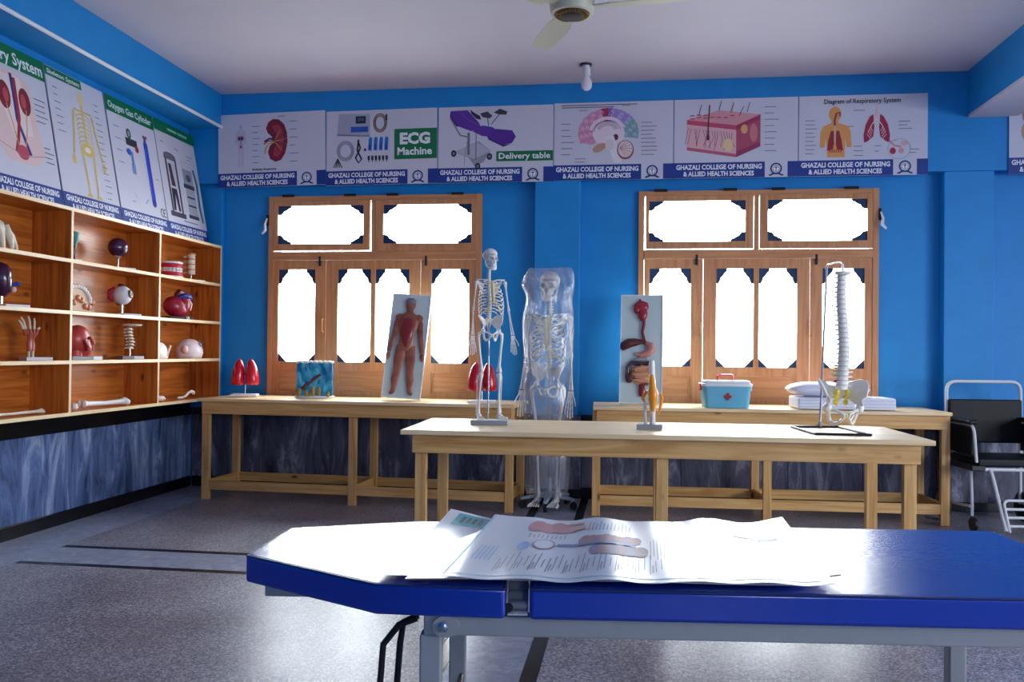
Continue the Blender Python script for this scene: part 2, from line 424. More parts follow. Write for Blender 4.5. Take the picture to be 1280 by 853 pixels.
# floor: terrazzo panels, pale marble bands, black dividing strips
floor = struct(B(mat('floor_screed', (70, 68, 74), .8), XL - .2, XR + .2, YF - .2, YB + .2, -.12, -.012).build('floor'))
def fl(name, m, x0, x1, y0, y1): B(m, x0 + .001, x1 - .001, y0 + .001, y1 - .001, -.012, 0).build(name, floor)
SX = [(-.72, -.66), (-.378, -.318)]            # black strips running away from the camera
SY = [(.92, .97), (1.27, 1.32), (4.21, 4.265), (4.595, 4.65)]
XB = [-3.25, SX[0][0], SX[0][1], SX[1][0], SX[1][1], XR]
YBs = [YF, .92, .97, 1.27, 1.32, 4.21, 4.265, 4.595, 4.65, YB]
for i in range(6): fl('marble_band', BAND, XL, -3.25, YF + i * (YB - YF) / 6, YF + (i + 1) * (YB - YF) / 6)
for j in range(9):
    y0, y1 = YBs[j], YBs[j + 1]
    for i in range(5):
        x0, x1 = XB[i], XB[i + 1]
        if i in (1, 3): fl('divider_strip', BLACK_STONE, x0, x1, y0, y1)
        elif j % 2 == 1: fl('divider_strip', BLACK_STONE, x0, x1, y0, y1)
        elif i == 2 or j in (2, 6): fl('marble_band', BAND, x0, x1, y0, y1)
        else: fl('terrazzo_panel', TERRAZZO, x0, x1, y0, y1)

# ------------------------------------------------------------------ windows
UP = [(.082, .815), (.985, 1.715)]
LO = [(.09, .407), (.602, .882), (.922, 1.205), (1.393, 1.70)]
ZU = (2.028, 2.345); ZL = (1.055, 1.818); ZM = (1.895, 1.965)

def corner(mb, x, z, sx, sz, w, h, kind, y0, y1):
    if kind == 'tri': P = [(0, 0), (w, 0), (0, h)]
    else: P = [(0, 0), (w, 0), (w * .97, h * .22), (w * .80, h * .30), (w * .66, h * .46), (w * .42, h * .62), (w * .36, h * .80), (w * .22, h * .98), (0, h)]
    return mb.prism([(x + sx * a, z + sz * b_) for a, b_ in P], y0, y1, 'xz')

def make_window(idx, x0, gaps):
    w = empty('window_%d' % idx, (x0, YB, 0), 0, 'structure')
    yf, yb = -.035, .075
    # fixed frame members
    for a, b_ in ((0, .045), (WW - .045, WW)): B(WIN[2], a, b_, yf, yb, WZ0, WZ1).build('jamb', w, bevel=.003)
    B(WIN[0], .045, WW - .045, yf, yb, WZ1 - .04, WZ1).build('head_rail', w, bevel=.003)
    B(WIN[0], .045, WW - .045, yf, yb, WZ0, WZ0 + .05).build('sill_rail', w, bevel=.003)
    B(WIN[0], .045, WW - .045, yf - .006, yb, ZM[0], ZM[1]).build('transom_rail', w, bevel=.004)
    B(WIN[2], .882, .918, yf, yb, ZM[1], WZ1 - .04).build('mullion', w, bevel=.003)
    # sashes
    def sash(sx0, sx1, sz0, sz1, panes, panels, shift=0.0):
        s_ = holes(MB().use(WIN[2]), sx0, sx1, sz0, sz1, panes + panels, yf + .008 - shift, yf + .05 - shift, 'xz').build('sash', w)
        for (a, b_, c, d) in panels:
            B(WIN[0], a, b_, yf + .022, yf + .036, c, d).build('wood_panel', s_)
            m = holes(MB().use(WIN[0]), a, b_, c, d, [(a + .012, b_ - .012, c + .012, d - .012)], yf + .012, yf + .026, 'xz'); m.build('panel_moulding', s_, bevel=.004)
        for (a, b_, c, d) in panes:
            B(GLASS, a, b_, yf + .028 - shift, yf + .031 - shift, c, d).build('pane', s_)
            up_ = sz0 > 1.9
            for sx, xx in ((1, a), (-1, b_)):
                if up_:
                    corner(MB().use(NAVY_GLASS), xx, d, sx, -1, .112, .074, 'orn', yf + .020 - shift, yf + .027 - shift).build('corner_piece', s_)
                    corner(MB().use(NAVY_GLASS), xx, c, sx, 1, .112, .074, 'orn', yf + .020 - shift, yf + .027 - shift).build('corner_piece', s_)
                else:
                    corner(MB().use(NAVY_GLASS), xx, d, sx, -1, .080, .118, 'orn', yf + .020, yf + .027).build('corner_piece', s_)
                    corner(MB().use(NAVY_GLASS), xx, c, sx, 1, .068, .068, 'tri', yf + .020, yf + .027).build('corner_piece', s_)
        return s_
    g = gaps
    sash(.047 + g[0], .880 - g[1], ZM[1] + g[2], WZ1 - .042, [(UP[0][0], UP[0][1], ZU[0], ZU[1])], [], .012)
    sash(.920 + g[3], WW - .047, ZM[1] + g[4], WZ1 - .042, [(UP[1][0], UP[1][1], ZU[0], ZU[1])], [], .012)
    zb = WZ0 + .052
    sash(.047, .498, zb, ZM[0] - .002, [(LO[0][0], LO[0][1], ZL[0], ZL[1])], [(LO[0][0], LO[0][1], zb + .06, .985)])
    sash(.502, 1.298, zb, ZM[0] - .002, [(LO[1][0], LO[1][1], ZL[0], ZL[1]), (LO[2][0], LO[2][1], ZL[0], ZL[1])], [(LO[1][0], LO[2][1], zb + .06, .985)])
    sash(1.302, WW - .047, zb, ZM[0] - .002, [(LO[3][0], LO[3][1], ZL[0], ZL[1])], [(LO[3][0], LO[3][1], zb + .06, .985)])
    # ironmongery
    for hx in (.45, 1.345):
        B(DARK_METAL, hx - .008, hx + .008, yf - .012, yf + .008, 1.845, 1.925).build('bolt', w, bevel=.002)
        MB().use(WIN[2]).tube([(hx + (.03 if hx < 1 else -.03), yf, 1.30), (hx + (.03 if hx < 1 else -.03), yf - .025, 1.31), (hx + (.03 if hx < 1 else -.03), yf - .025, 1.40), (hx + (.03 if hx < 1 else -.03), yf, 1.41)], .008, 6).build('pull_handle', w, smooth=True)
    for hx in (.17, .70, 1.06, 1.60):
        MB().use(DARK_METAL).tube([(hx - .05, yf - .004, WZ1 + .004), (hx + .05, yf - .004, WZ1 + .004)], .011, 8).build('hinge', w, smooth=True)
    for hx in ((-.006,) if idx == 1 else (WW + .006,)):
        sgn = -1 if idx == 1 else 1
        MB().use(DARK_METAL).tube([(hx, yf - .006, 2.18), (hx, yf - .006, 2.27)], .011, 8).build('hinge', w, smooth=True)
        MB().use(WHITE_PL).tube([(hx, yf - .02, 2.24), (hx - sgn * -.012, yf - .035, 2.19), (hx + sgn * .006, yf - .04, 2.14), (hx + sgn * .035, yf - .04, 2.11)], [.006, .010, .012, .008], 6).build('stay_hook', w, smooth=True)
    return w
make_window(1, WX[0], (0, .010, .010, 0, 0))
make_window(2, WX[1], (.008, 0.004, .008, .004, .006))

# ================================================================== FURNITURE
def make_table(name, label, loc, rz, L, D, H, over, fx, bx, stretch, apron=.095, leg=.058, leg_d=.04, group=None):
    t = thing(name, label, 'table', loc, rz, group)
    hl, hd = L / 2, D / 2
    # planked top with pale planed edge
    n = 3
    for i in range(n):
        MB().use(EDGE[0]).bb(-hl, hl, -hd + i * D / n + .0006, -hd + (i + 1) * D / n - .0006, H - .024, H).build('top_board', t, bevel=.0025, seg=1)
    yf, yb = -hd + over, hd - over
    za, zb = H - .024 - apron, H - .024
    B(PINE[0], -hl + over, hl - over, yf, yf + .022, za, zb).build('apron', t, bevel=.002, seg=1)
    B(PINE[0], -hl + over, hl - over, yb - .022, yb, za, zb).build('apron', t, bevel=.002, seg=1)
    for x in (-hl + over, hl - over - .022): B(PINE[1], x, x + .022, yf + .022, yb - .022, za, zb).build('apron', t, bevel=.002, seg=1)
    for x in fx: B(PINE[2], x - leg / 2, x + leg / 2, yf + .022, yf + .022 + leg_d, 0, zb).build('leg', t, bevel=.002, seg=1)
    for x in bx: B(PINE[2], x - leg / 2, x + leg / 2, yb - .022 - leg_d, yb - .022, 0, zb).build('leg', t, bevel=.002, seg=1)
    if stretch:
        B(PINE[0], fx[0] + leg / 2, fx[-1] - leg / 2, yf + .026, yf + .048, .075, .145).build('stretcher', t, bevel=.002, seg=1)
        B(PINE[0], bx[0] + leg / 2, bx[-1] - leg / 2, yb - .048, yb - .026, .075, .145).build('stretcher', t, bevel=.002, seg=1)
        for x in (fx[0], fx[1], fx[-1]): B(PINE[1], x - .011, x + .011, yf + .064, yb - .064, .075, .145).build('stretcher', t, bevel=.002, seg=1)
    return t
TZ = .775
make_table('workbench', 'long pine bench with lower rails under the left window, beside the shelves', (-2.03, 6.44, 0), R(-2.6), 2.46, .60, TZ, .025, [-1.185, 0, 1.185], [-1.185, 0, 1.185], True, group='pine benches along the window wall')
make_table('workbench', 'long pine bench with lower rails under the right window, carrying the first aid box', (.94, 6.44, 0), R(2.2), 2.42, .60, TZ, .025, [-1.185, 0, 1.185], [-1.185, 0, 1.185], True, group='pine benches along the window wall')
FZ = .76
make_table('display_table', 'pale pine table without lower rails in the middle, between bed and window benches', (.13, 4.63, 0), R(1.6), 2.56, .78, FZ, .05, [-1.19, .02, 1.19], [-1.19, .04, 1.19], False)

# ------------------------------------------------------------------ wall shelf (hung on the left wall)
SXF, SXB = -3.39, -3.655
SY0, SY1 = 2.88, 6.80
shelf = thing('wall_shelf', 'orange pine pigeonhole shelf full of anatomy models on the left wall', 'shelf', (SXF, SY0, .745))
LV = [0.0, .318, .622, .935, 1.252]          # board tops above .755
def sb(name, m, y0, y1, z0, z1, x0=SXB, x1=SXF):
    return B(m, x0 - SXF, x1 - SXF, y0 - SY0, y1 - SY0, z0 - .745, z1 - .745)
zs = [.755, 1.073, 1.377, 1.693, 2.01]
sb('', SHELFW[1], SY0, SY1, .735, 2.01, SXB - .012, SXB).build('back_panel', shelf)
for i, z in enumerate(zs):
    o = sb('', SHELFW[1], SY0, SY1, z - .02, z, SXB, SXF - .004).build('shelf_board', shelf)
    sb('', EDGE[1], SY0, SY1, z - .021, z + .001, SXF - .004, SXF).build('front_edge', o)
dv = [SY0 + .01, 3.87, 4.855, 5.85, SY1 - .01]
for y in dv:
    for a, b_ in zip(zs, zs[1:]):
        o = sb('', SHELFW[2], y - .01, y + .01, a, b_ - .02, SXB, SXF - .004).build('divider', shelf)
        sb('', EDGE[2], y - .01, y + .01, a + .001, b_ - .021, SXF - .004, SXF - .0005).build('front_edge', o)

# ------------------------------------------------------------------ examination bed
BO = (-0.264, 1.86, 0); BRZ = math.atan2(.1011, .9949)
bed = thing('examination_bed', 'blue vinyl examination bed with grey steel frame in the foreground', 'bed', BO, BRZ)
def cushion(poly, z0, z1):
    return MB().use(VINYL).prism(poly, z0, z1)
main = cushion([(.052, -.012), (1.40, -.012), (1.40, .705), (.052, .705)], .580, .648).build('mattress', bed, smooth=True, bevel=.009, seg=3)
head = cushion([(0, -.012), (-.285, .002), (-.655, .240), (-.640, .572), (-.295, .70), (0, .705)], .580, .648).build('head_cushion', bed, smooth=True, bevel=.009, seg=3)
PIPING = mat('navy_piping', (12, 34, 96), .4)
def rim(poly, z, par):
    P = [Vector((a, b_, z)) for a, b_ in poly]; P.append(P[0])
    Q = []
    for a, b_ in zip(P, P[1:]):
        for k in range(8): Q.append(a.lerp(b_, k / 8))
    Q.append(P[-1])
    MB().use(PIPING).tube(Q, .0035, 6).build('piping', par, smooth=True)
rim([(.055, -.009), (1.397, -.009), (1.397, .702), (.055, .702)], .6445, main)
rim([(-.003, -.009), (-.285, .006), (-.651, .242), (-.636, .570), (-.295, .696), (-.003, .702)], .6445, head)
for v in (.012, .645):
    B(GREY_METAL, -.18, 1.38, v, v + .04, .535, .579).build('side_rail', bed, bevel=.004)
for u in (-.14, 1.34): B(GREY_METAL, u, u + .04, .052, .645, .535, .579).build('cross_rail', bed, bevel=.004)
for u in (-.165, 1.27):
    for v in (.036, .66):
        lg = B(GREY_METAL, u - .024, u + .024, v - .02, v + .02, .025, .535).build('leg', bed, bevel=.004)
        MB().use(BLACK_PL).lathe([(.026, 0), (.028, .01), (.026, .03)], 12, (u, v, 0)).build('rubber_foot', lg)
for v in (.036, .66):
    B(GREY_METAL, -.60, -.19, v + (.2 if v < .3 else -.2) - .015, v + (.2 if v < .3 else -.2) + .015, .552, .579).build('head_rail', bed, bevel=.003)
# hinge plate, bolt and steel bracket seen in the gap between the cushions
MB().use(GREY_METAL).prism([(-.13 + .030 * math.cos(a), .557 + .024 * math.sin(a)) for a in [R(20 * i) for i in range(18)]], .004, .012, 'xz').build('hinge_plate', bed)
MB().use(STEEL).lathe([(.011, 0), (.011, .006), (.006, .009)], 12, (-.135, .004, .557), rot=rotx(R(90))).build('bolt', bed, smooth=True)
br = MB().use(STEEL)
br.mats.clear(); br.use(mat('polished_steel', (225, 227, 232), .3, .7)); br.surf(lambda u, v: (.003 + .046 * u, .002 + .12 * v, .586 + .052 * v + .004 * math.sin(v * 25)), 2, 40, .004)
br.build('steel_bracket', bed, bevel=.002)
MB().use(DARK_METAL).lathe([(.009, 0), (.011, .004), (.009, .010)], 10, (.006, .006, .602), rot=rotx(R(90))).build('bolt', bed, smooth=True)
# head support rods
for k, (du, dv_) in enumerate(((0, 0), (.035, .02))):
    MB().use(DARK_METAL).tube([(-.20, .05 + dv_, .56), (-.24 + du * .2, .05 + dv_, .545), (-.275 + du, .05 + dv_, .50), (-.282 + du, .05 + dv_, .40), (-.27 + du, .06 + dv_, .30), (-.24 + du, .10 + dv_, .22), (-.20 + du, .2, .19), (-.16 + du * .5, .4, .19), (-.15, .62, .22)], .0075, 8).build('support_rod', bed, smooth=True)

# ------------------------------------------------------------------ printed sheets lying on the bed
def bedpt(u, v, z):
    c, s = math.cos(BRZ), math.sin(BRZ)
    return Vector((BO[0] + c * u - s * v, BO[1] + s * u + c * v, z))
def quad(c, s, t):  # bilinear inside four corners (uv): near-left, near-right, far-right, far-left
    a = Vector(c[0]).lerp(Vector(c[1]), s); b_ = Vector(c[3]).lerp(Vector(c[2]), s)
    return a.lerp(b_, t)
CT = [(-.145, -.012), (.70, -.020), (.775, .66), (-.06, .655)]
def top_sheet(s, t, off=0.0):
    p = quad(CT, s, t)
    w = .0045 * math.sin(s * 17 + t * 1.3) * (0.35 + .65 * min(1, t * 1.5)) + .003 * math.sin(s * 31 + 1 + t * 2)
    w += .012 * max(0, (s - .78) / .22) ** 2 * (.5 + t) + .006 * math.exp(-((s - .70) / .06) ** 2)
    w += .007 * math.exp(-(((s - .02) / .16) ** 2)) * max(0, (t - .55) / .45) ** 2
    return bedpt(p.x, p.y, .669 + max(-.004, w) + off)
def sheet_mb(fn, m, nu=60, nv=24, th=.0012): return MB().use(m).surf(lambda a, b_: fn(a, b_), nu, nv, th)
CB = [(-.30, .03), (.66, .03), (.72, .66), (-.19, .66)]
def low_sheet(s, t, off=0.0):
    p = quad(CB, s, t)
    w = .004 * math.sin(s * 13 + t) + .034 * max(0, 1 - s / .22) ** 1.5 * max(0, (t - .35) / .65) ** 2 + .004 * max(0, 1 - s / .1) * (1 - t)
    return bedpt(p.x, p.y, .6565 + max(-.002, w * (1 if s < .2 else .25)) + off)
tp = thing('printed_chart', 'topmost glossy anatomy chart of the sheet stack on the blue bed', 'chart')
sheet_mb(lambda a, b_: top_sheet(a, b_), PAPER, 80, 24, .0016).build('sheet', tp, smooth=True)
lp = thing('printed_chart', 'lower glossy sheet with curled teal corner sticking out left under the topmost chart', 'chart')
sheet_mb(lambda a, b_: low_sheet(a, b_), PAPER, 80, 24, .0012).build('sheet', lp, smooth=True)
mid = thing('printed_chart', 'white sheet with brown edge sticking out at the right end of the bed stack', 'chart')
CM = [(-.22, .0), (.742, .070), (.70, .64), (-.12, .65)]
def mid_sheet(s, t, off=0.0):
    p = quad(CM, s, t)
    return bedpt(p.x, p.y, .6618 + .010 * max(0, (s - .85) / .15) ** 2 + .0012 * math.sin(s * 9) + off)
sheet_mb(lambda a, b_: mid_sheet(a, b_), PAPER, 40, 12, .0012).build('sheet', mid, smooth=True)
MB().use(BROWN_PAPER).surf(lambda a, b_: mid_sheet(a, b_ * .02, -.0016 - .0012 * 0), 40, 1, .0022).build('brown_edge', mid)
def patch(mb, fn, m, s0, s1, t0, t1, ns=6, nt_=4, shape='rect', off=.0006):
    mb.use(m)
    def g(a, b_):
        if shape == 'ell':
            ang = a * 2 * math.pi; return fn((s0 + s1) / 2 + (s1 - s0) / 2 * b_ * math.cos(ang), (t0 + t1) / 2 + (t1 - t0) / 2 * b_ * math.sin(ang), off)
        return fn(s0 + (s1 - s0) * a, t0 + (t1 - t0) * b_, off)
    mb.surf(g, ns if shape == 'rect' else 16, nt_ if shape == 'rect' else 3)
pr = MB()
for k in range(6):      # muscle figure, printed sideways
    patch(pr, top_sheet, ink(166, 104, 116), .14 + .022 * k, .20 + .022 * k, .72 + .02 * (k % 2), .94 - .03 * (k % 3), shape='ell', off=.0008 + .0002 * k)
patch(pr, top_sheet, ink(176, 118, 126), .28, .33, .78, .84, off=.0024); patch(pr, top_sheet, ink(170, 110, 120), .27, .32, .88, .92, off=.0024)
for k in range(8): patch(pr, top_sheet, ink(136, 76, 92) if k % 2 else ink(120, 70, 110), .32 + .022 * k, .36 + .022 * k, .50 + .02 * (k % 2), .66 - .01 * (k % 3), shape='ell', off=.0008 + .0002 * k)
for k in range(6): patch(pr, top_sheet, ink(128, 84, 104) if k % 2 else ink(96, 82, 128), .36 + .026 * k, .405 + .026 * k, .33, .49, shape='ell', off=.0008 + .0002 * k)
patch(pr, top_sheet, ink(70, 78, 160), .26, .50, .49, .52, 16, 1, off=.003)
patch(pr, top_sheet, ink(96, 140, 196), .145, .18, .40, .54, shape='ell')
patch(pr, top_sheet, ink(140, 120, 130), .185, .255, .42, .60, shape='ell', off=.0012); patch(pr, top_sheet, PAPER, .191, .249, .435, .585, shape='ell', off=.0018)
for k in range(30):
    s0 = .12 + .0155 * k
    patch(pr, top_sheet, ink(96, 100, 120), s0, s0 + .0026, .10 + .03 * (k % 3), .28 + .03 * (k % 4), 1, 4)
    if k % 3 == 0: patch(pr, top_sheet, ink(130, 134, 152), s0 + .006, s0 + .011, .12, .22, 1, 3)
for k in range(9): patch(pr, top_sheet, ink(110, 114, 134), .16 + .014 * k, .163 + .014 * k, .62, .70 - .02 * (k % 2), 1, 3)
for k in range(12): patch(pr, top_sheet, ink(110, 114, 134), .34 + .012 * k, .344 + .012 * k, .74, .92 - .03 * (k % 3), 1, 4)
for k in range(8): patch(pr, top_sheet, ink(110, 114, 134), .54 + .010 * k, .543 + .010 * k, .30 + .05 * (k % 2), .60 + .03 * (k % 3), 1, 4)
for k in range(5): patch(pr, top_sheet, ink(120, 160, 200), .04 + .012 * k, .044 + .012 * k, .24, .46, 1, 3)
patch(pr, top_sheet, ink(110, 180, 205), .004, .010, .02, .98, 1, 20); patch(pr, top_sheet, ink(130, 180, 210), .02, .97, .035, .043, 50, 1)
patch(pr, top_sheet, ink(110, 60, 96), .855, .885, .60, .68, shape='ell'); patch(pr, top_sheet, ink(160, 184, 172), .88, .94, .63, .68, shape='ell', off=.001); patch(pr, top_sheet, ink(176, 170, 190), .80, .86, .64, .71, shape='ell', off=.0014)
pr.build('printed_figure', tp)
pr = MB()
patch(pr, low_sheet, ink(40, 148, 160), .035, .15, .80, .97, 10, 6)
for k in range(4): patch(pr, low_sheet, ink(30, 36, 60), .055 + .018 * k, .066 + .018 * k, .84, .93, 2, 4, off=.0012)
patch(pr, low_sheet, ink(40, 92, 180), .155, .18, .82, .95, 3, 4); patch(pr, low_sheet, ink(60, 150, 150), .19, .21, .84, .95, 3, 4)
pr.build('printed_border', lp)

# ================================================================== POSTERS
_tc = {}
def text_geo(body, bold=0.0):
    key = (body, bold)
    if key in _tc: return _tc[key]
    cu = bpy.data.curves.new('lettering', 'FONT'); cu.body = body; cu.size = 1.0; cu.offset = bold; cu.resolution_u = 2; cu.fill_mode = 'FRONT' if hasattr(cu, 'fill_mode') else cu.fill_mode
    o = bpy.data.objects.new('lettering', cu); col.objects.link(o)
    bpy.context.view_layer.update()
    me = bpy.data.meshes.new_from_object(o.evaluated_get(bpy.context.evaluated_depsgraph_get()))
    V = [(v.co.x, v.co.y) for v in me.vertices]; F = [list(p.vertices) for p in me.polygons]
    bpy.data.objects.remove(o); bpy.data.meshes.remove(me); bpy.data.curves.remove(cu)
    x0 = min(v[0] for v in V); x1 = max(v[0] for v in V); y0 = 0.0; y1 = max(v[1] for v in V)
    V = [((x - x0) / (x1 - x0), (y - y0) / (y1 - y0)) for x, y in V]
    _tc[key] = (V, F); return _tc[key]

class Art:
    """flat print in the poster plane: x right, y up, printed on the -Y face"""
    def __init__(s): s.mb = MB(); s.k = 0
    def _y(s): s.k += 1; return -.0008 - .00004 * s.k
    def poly(s, P, c):
        y = s._y(); s.mb.use(ink(*c)).add([(a, y, b_) for a, b_ in P], [list(range(len(P)))]); return s
    def rect(s, x0, x1, y0, y1, c): return s.poly([(x0, y0), (x1, y0), (x1, y1), (x0, y1)], c)
    def ell(s, cx, cy, rx, ry, c, rot=0.0, n=20):
        cr, sr = math.cos(rot), math.sin(rot)
        return s.poly([(cx + rx * math.cos(t) * cr - ry * math.sin(t) * sr, cy + rx * math.cos(t) * sr + ry * math.sin(t) * cr) for t in [2 * math.pi * i / n for i in range(n)]], c)
    def ring(s, cx, cy, rx, ry, w, c, n=24, a0=0, a1=360):
        return s.line([(cx + rx * math.cos(R(a0 + (a1 - a0) * i / n)), cy + ry * math.sin(R(a0 + (a1 - a0) * i / n))) for i in range(n + 1)], w, c)
    def line(s, P, w, c, w1=None):
        y = s._y(); s.mb.use(ink(*c)); V = []; n = len(P); w1 = w if w1 is None else w1
        for i, p in enumerate(P):
            a = Vector(P[max(0, i - 1)]); b_ = Vector(P[min(n - 1, i + 1)]); d = (b_ - a)
            d = d.normalized() if d.length > 1e-9 else Vector((1, 0)); nn = Vector((-d.y, d.x)) * ((w + (w1 - w) * i / max(1, n - 1)) / 2)
            V += [(p[0] + nn.x, y, p[1] + nn.y), (p[0] - nn.x, y, p[1] - nn.y)]
        s.mb.add(V, [(2 * i, 2 * i + 1, 2 * i + 3, 2 * i + 2) for i in range(n - 1)]); return s
    def text(s, body, x0, x1, y0, h, c, bold=.03):
        V, F = text_geo(body, bold); y = s._y()
        s.mb.use(ink(*c)).add([(x0 + (x1 - x0) * a, y, y0 + h * b_) for a, b_ in V], F); return s
    def notes(s, x, y0, y1, n, w=.07, c=(120, 122, 132), seed=1, lead=0):
        rr = random.Random(seed)
        for i in range(n):
            yy = y0 + (y1 - y0) * i / max(1, n - 1); ww = w * rr.uniform(.6, 1)
            s.rect(x, x + ww, yy - .0028, yy + .0028, c)
            if lead: s.line([(x - .006 if lead < 0 else x + ww + .006, yy), ((x - .006 if lead < 0 else x + ww + .006) + lead * rr.uniform(.5, 1), yy + rr.uniform(-.02, .02))], .0012, (160, 160, 170))
        return s
    def done(s, name, parent): return s.mb.build(name, parent)
def title(parent, *calls):
    t = Art(); t.k = 60
    for c in calls: getattr(t, c[0])(*c[1:])
    t.done('title', parent)

NAVY = (18, 52, 138); GREEN = (0, 112, 62); WHITE = (236, 238, 244)
PW, PH = .930, .607
def emblem(a, cx, cy, r):
    a.ell(cx, cy, r, r, (20, 48, 120)); a.ell(cx, cy, r * .72, r * .72, WHITE); a.ring(cx, cy, r * .55, r * .55, r * .1, (60, 90, 160), 16)
    a.rect(cx - r * .09, cx + r * .09, cy - r * .42, cy + r * .45, (150, 140, 60)); a.rect(cx - r * .28, cx + r * .28, cy + r * .12, cy + r * .26, (20, 48, 120))
    a.poly([(cx - r * 1.35, cy - r * 1.15), (cx - r * .5, cy - r * .72), (cx + r * .5, cy - r * .72), (cx + r * 1.35, cy - r * 1.15), (cx + r * 1.0, cy - r * 1.3), (cx + r * .4, cy - r * 1.02), (cx - r * .4, cy - r * 1.02), (cx - r * 1.0, cy - r * 1.3)], (20, 48, 120))
_fm = {}
def footer(parent, portrait):
    if portrait not in _fm:
        W = PH if portrait else PW
        a = Art(); a.rect(0, W if portrait else W * .735, 0, .118, NAVY)
        if not portrait: a.rect(W * .915, W, 0, .118, NAVY)
        b1 = a.mb.mesh('footer_band')
        t = Art(); t.k = 4; e = W * .97 if portrait else W * .725
        t.text('GHAZALI COLLEGE OF NURSING', .02 if not portrait else .025, e - .012, .066, .037, WHITE, .035)
        t.text('& ALLIED HEALTH SCIENCES', .075, e - .07, .015, .036, WHITE, .035)
        b2 = t.mb.mesh('footer_lettering'); b3 = None
        if not portrait:
            m = Art(); m.k = 4; emblem(m, W * .825, .064, .044); b3 = m.mb.mesh('emblem')
        _fm[portrait] = (b1, b2, b3)
    for nme, me in zip(('footer_band', 'footer_lettering', 'emblem'), _fm[portrait]):
        if me: link(nme, me, parent)
def poster(label, loc, rot, portrait, group):
    W, H = (PH, PW) if portrait else (PW, PH)
    t = thing('anatomy_poster', label, 'poster', loc, 0, group); t.rotation_euler = rot
    key = ('board', portrait)
    if key not in _fm: _fm[key] = MB().use(BOARD).bb(.003, W - .003, 0, .008, 0, H).mesh('board')
    link('board', _fm[key], t); footer(t, portrait)
    return t
G1 = 'posters in a row above the windows'; G2 = 'posters leaning on top of the wall shelf'
PX = [-3.405 + .930 * i for i in range(6)]
PZ = [2.487, 2.492, 2.500, 2.506, 2.506, 2.506]
def back(i, label): return poster(label, (PX[i], YB - .113, PZ[i]), (0, R(-1.2 if i == 0 else (-.6 if i == 1 else 0)), 0), False, G1)
RED = (142, 26, 50)
# 1 kidney
p = back(0, 'kidney anatomy poster with red kidney section, first in the row above the windows'); a = Art()
a.ell(.20, .50, .013, .017, (186, 170, 196)); a.poly([(.185, .48), (.215, .48), (.24, .46), (.25, .36), (.232, .36), (.226, .42), (.226, .33), (.222, .17), (.206, .17), (.202, .32), (.198, .32), (.194, .17), (.178, .17), (.174, .33), (.174, .42), (.168, .36), (.15, .36), (.16, .46)], (200, 186, 208))
a.ell(.185, .405, .012, .018, (120, 40, 70)); a.ell(.212, .405, .012, .018, (120, 40, 70)); a.line([(.2, .43), (.2, .34)], .006, (110, 60, 120)); a.ell(.2, .335, .01, .012, (170, 60, 90))
a.poly([(.44, .53), (.48, .555), (.53, .55), (.575, .51), (.60, .44), (.605, .36), (.585, .27), (.55, .215), (.50, .20), (.455, .225), (.435, .28), (.45, .33), (.475, .36), (.47, .41), (.435, .44), (.42, .48)], (128, 24, 46))
a.poly([(.47, .50), (.52, .51), (.56, .47), (.575, .39), (.56, .29), (.52, .24), (.48, .25), (.49, .31), (.515, .36), (.505, .43)], (166, 52, 70))
for k in range(7):
    an = R(-60 + 22 * k); a.line([(.49, .37), (.49 + .085 * math.cos(an), .37 + .12 * math.sin(an))], .008, (196, 150, 96) if k % 2 else (90, 20, 60), .003)
a.line([(.49, .385), (.45, .395), (.405, .37)], .016, (60, 50, 110)); a.line([(.49, .365), (.44, .35), (.415, .31), (.41, .27)], .014, (200, 168, 110)); a.line([(.49, .375), (.44, .375), (.40, .35)], .010, (190, 60, 60))
a.notes(.30, .20, .50, 7, .075, seed=3, lead=.06); a.notes(.62, .20, .53, 6, .085, seed=5, lead=-.05); a.notes(.52, .575, .575, 1, .1)
a.text('Kidney Anatomy', .30, .51, .135, .018, (60, 60, 72), .03); a.done('printed_picture', p)
# 2 ECG
p = back(1, 'poster of the ECG machine with cables and green title box'); a = Art()
a.poly([(.095, .42), (.37, .40), (.37, .575), (.11, .585)], (168, 172, 190)); a.poly([(.095, .42), (.37, .40), (.37, .39), (.095, .405)], (120, 124, 150))
a.rect(.25, .335, .50, .56, (30, 36, 60)); a.rect(.21, .355, .43, .475, (36, 84, 180)); a.rect(.265, .32, .52, .545, (70, 90, 110)); a.line([(.16, .50), (.17, .54)], .004, (150, 150, 170))
for k in range(3): a.ring(.455, .50, .055 - .008 * k, .075 - .01 * k, .007, (150, 100, 80) if k % 2 else (96, 84, 76))
a.rect(.50, .515, .52, .57, (50, 40, 50))
for k in range(3): a.ring(.165, .28, .07 - .01 * k, .08 - .011 * k, .008, (140, 146, 160))
for k in range(5): a.line([(.10, .22), (.065 + .018 * k, .145)], .008, (60, 62, 78))
a.line([(.27, .36), (.29, .30), (.25, .22), (.275, .18), (.30, .21), (.265, .28), (.275, .37)], .014, (26, 26, 40)); a.ell(.33, .285, .01, .012, (30, 30, 40))
for k in range(4): a.poly([(.355 + .045 * k, .28), (.385 + .045 * k, .275), (.39 + .045 * k, .38), (.37 + .045 * k, .39), (.36 + .045 * k, .37)], (28, 110, 190)); 
for k in range(4): a.rect(.365 + .045 * k, .378 + .045 * k, .29, .33, (20, 70, 140))
for k in range(6): a.rect(.352 + .03 * k, .370 + .03 * k, .20, .235, (34, 36, 60)); a.rect(.358 + .03 * k, .365 + .03 * k, .185, .2, (34, 36, 60))
title(p, ('rect', .575, .925, .20, .445, GREEN), ('text', 'ECG', .62, .87, .325, .09, WHITE, .05), ('text', 'Machine', .60, .885, .235, .06, WHITE, .03)); a.done('printed_picture', p)
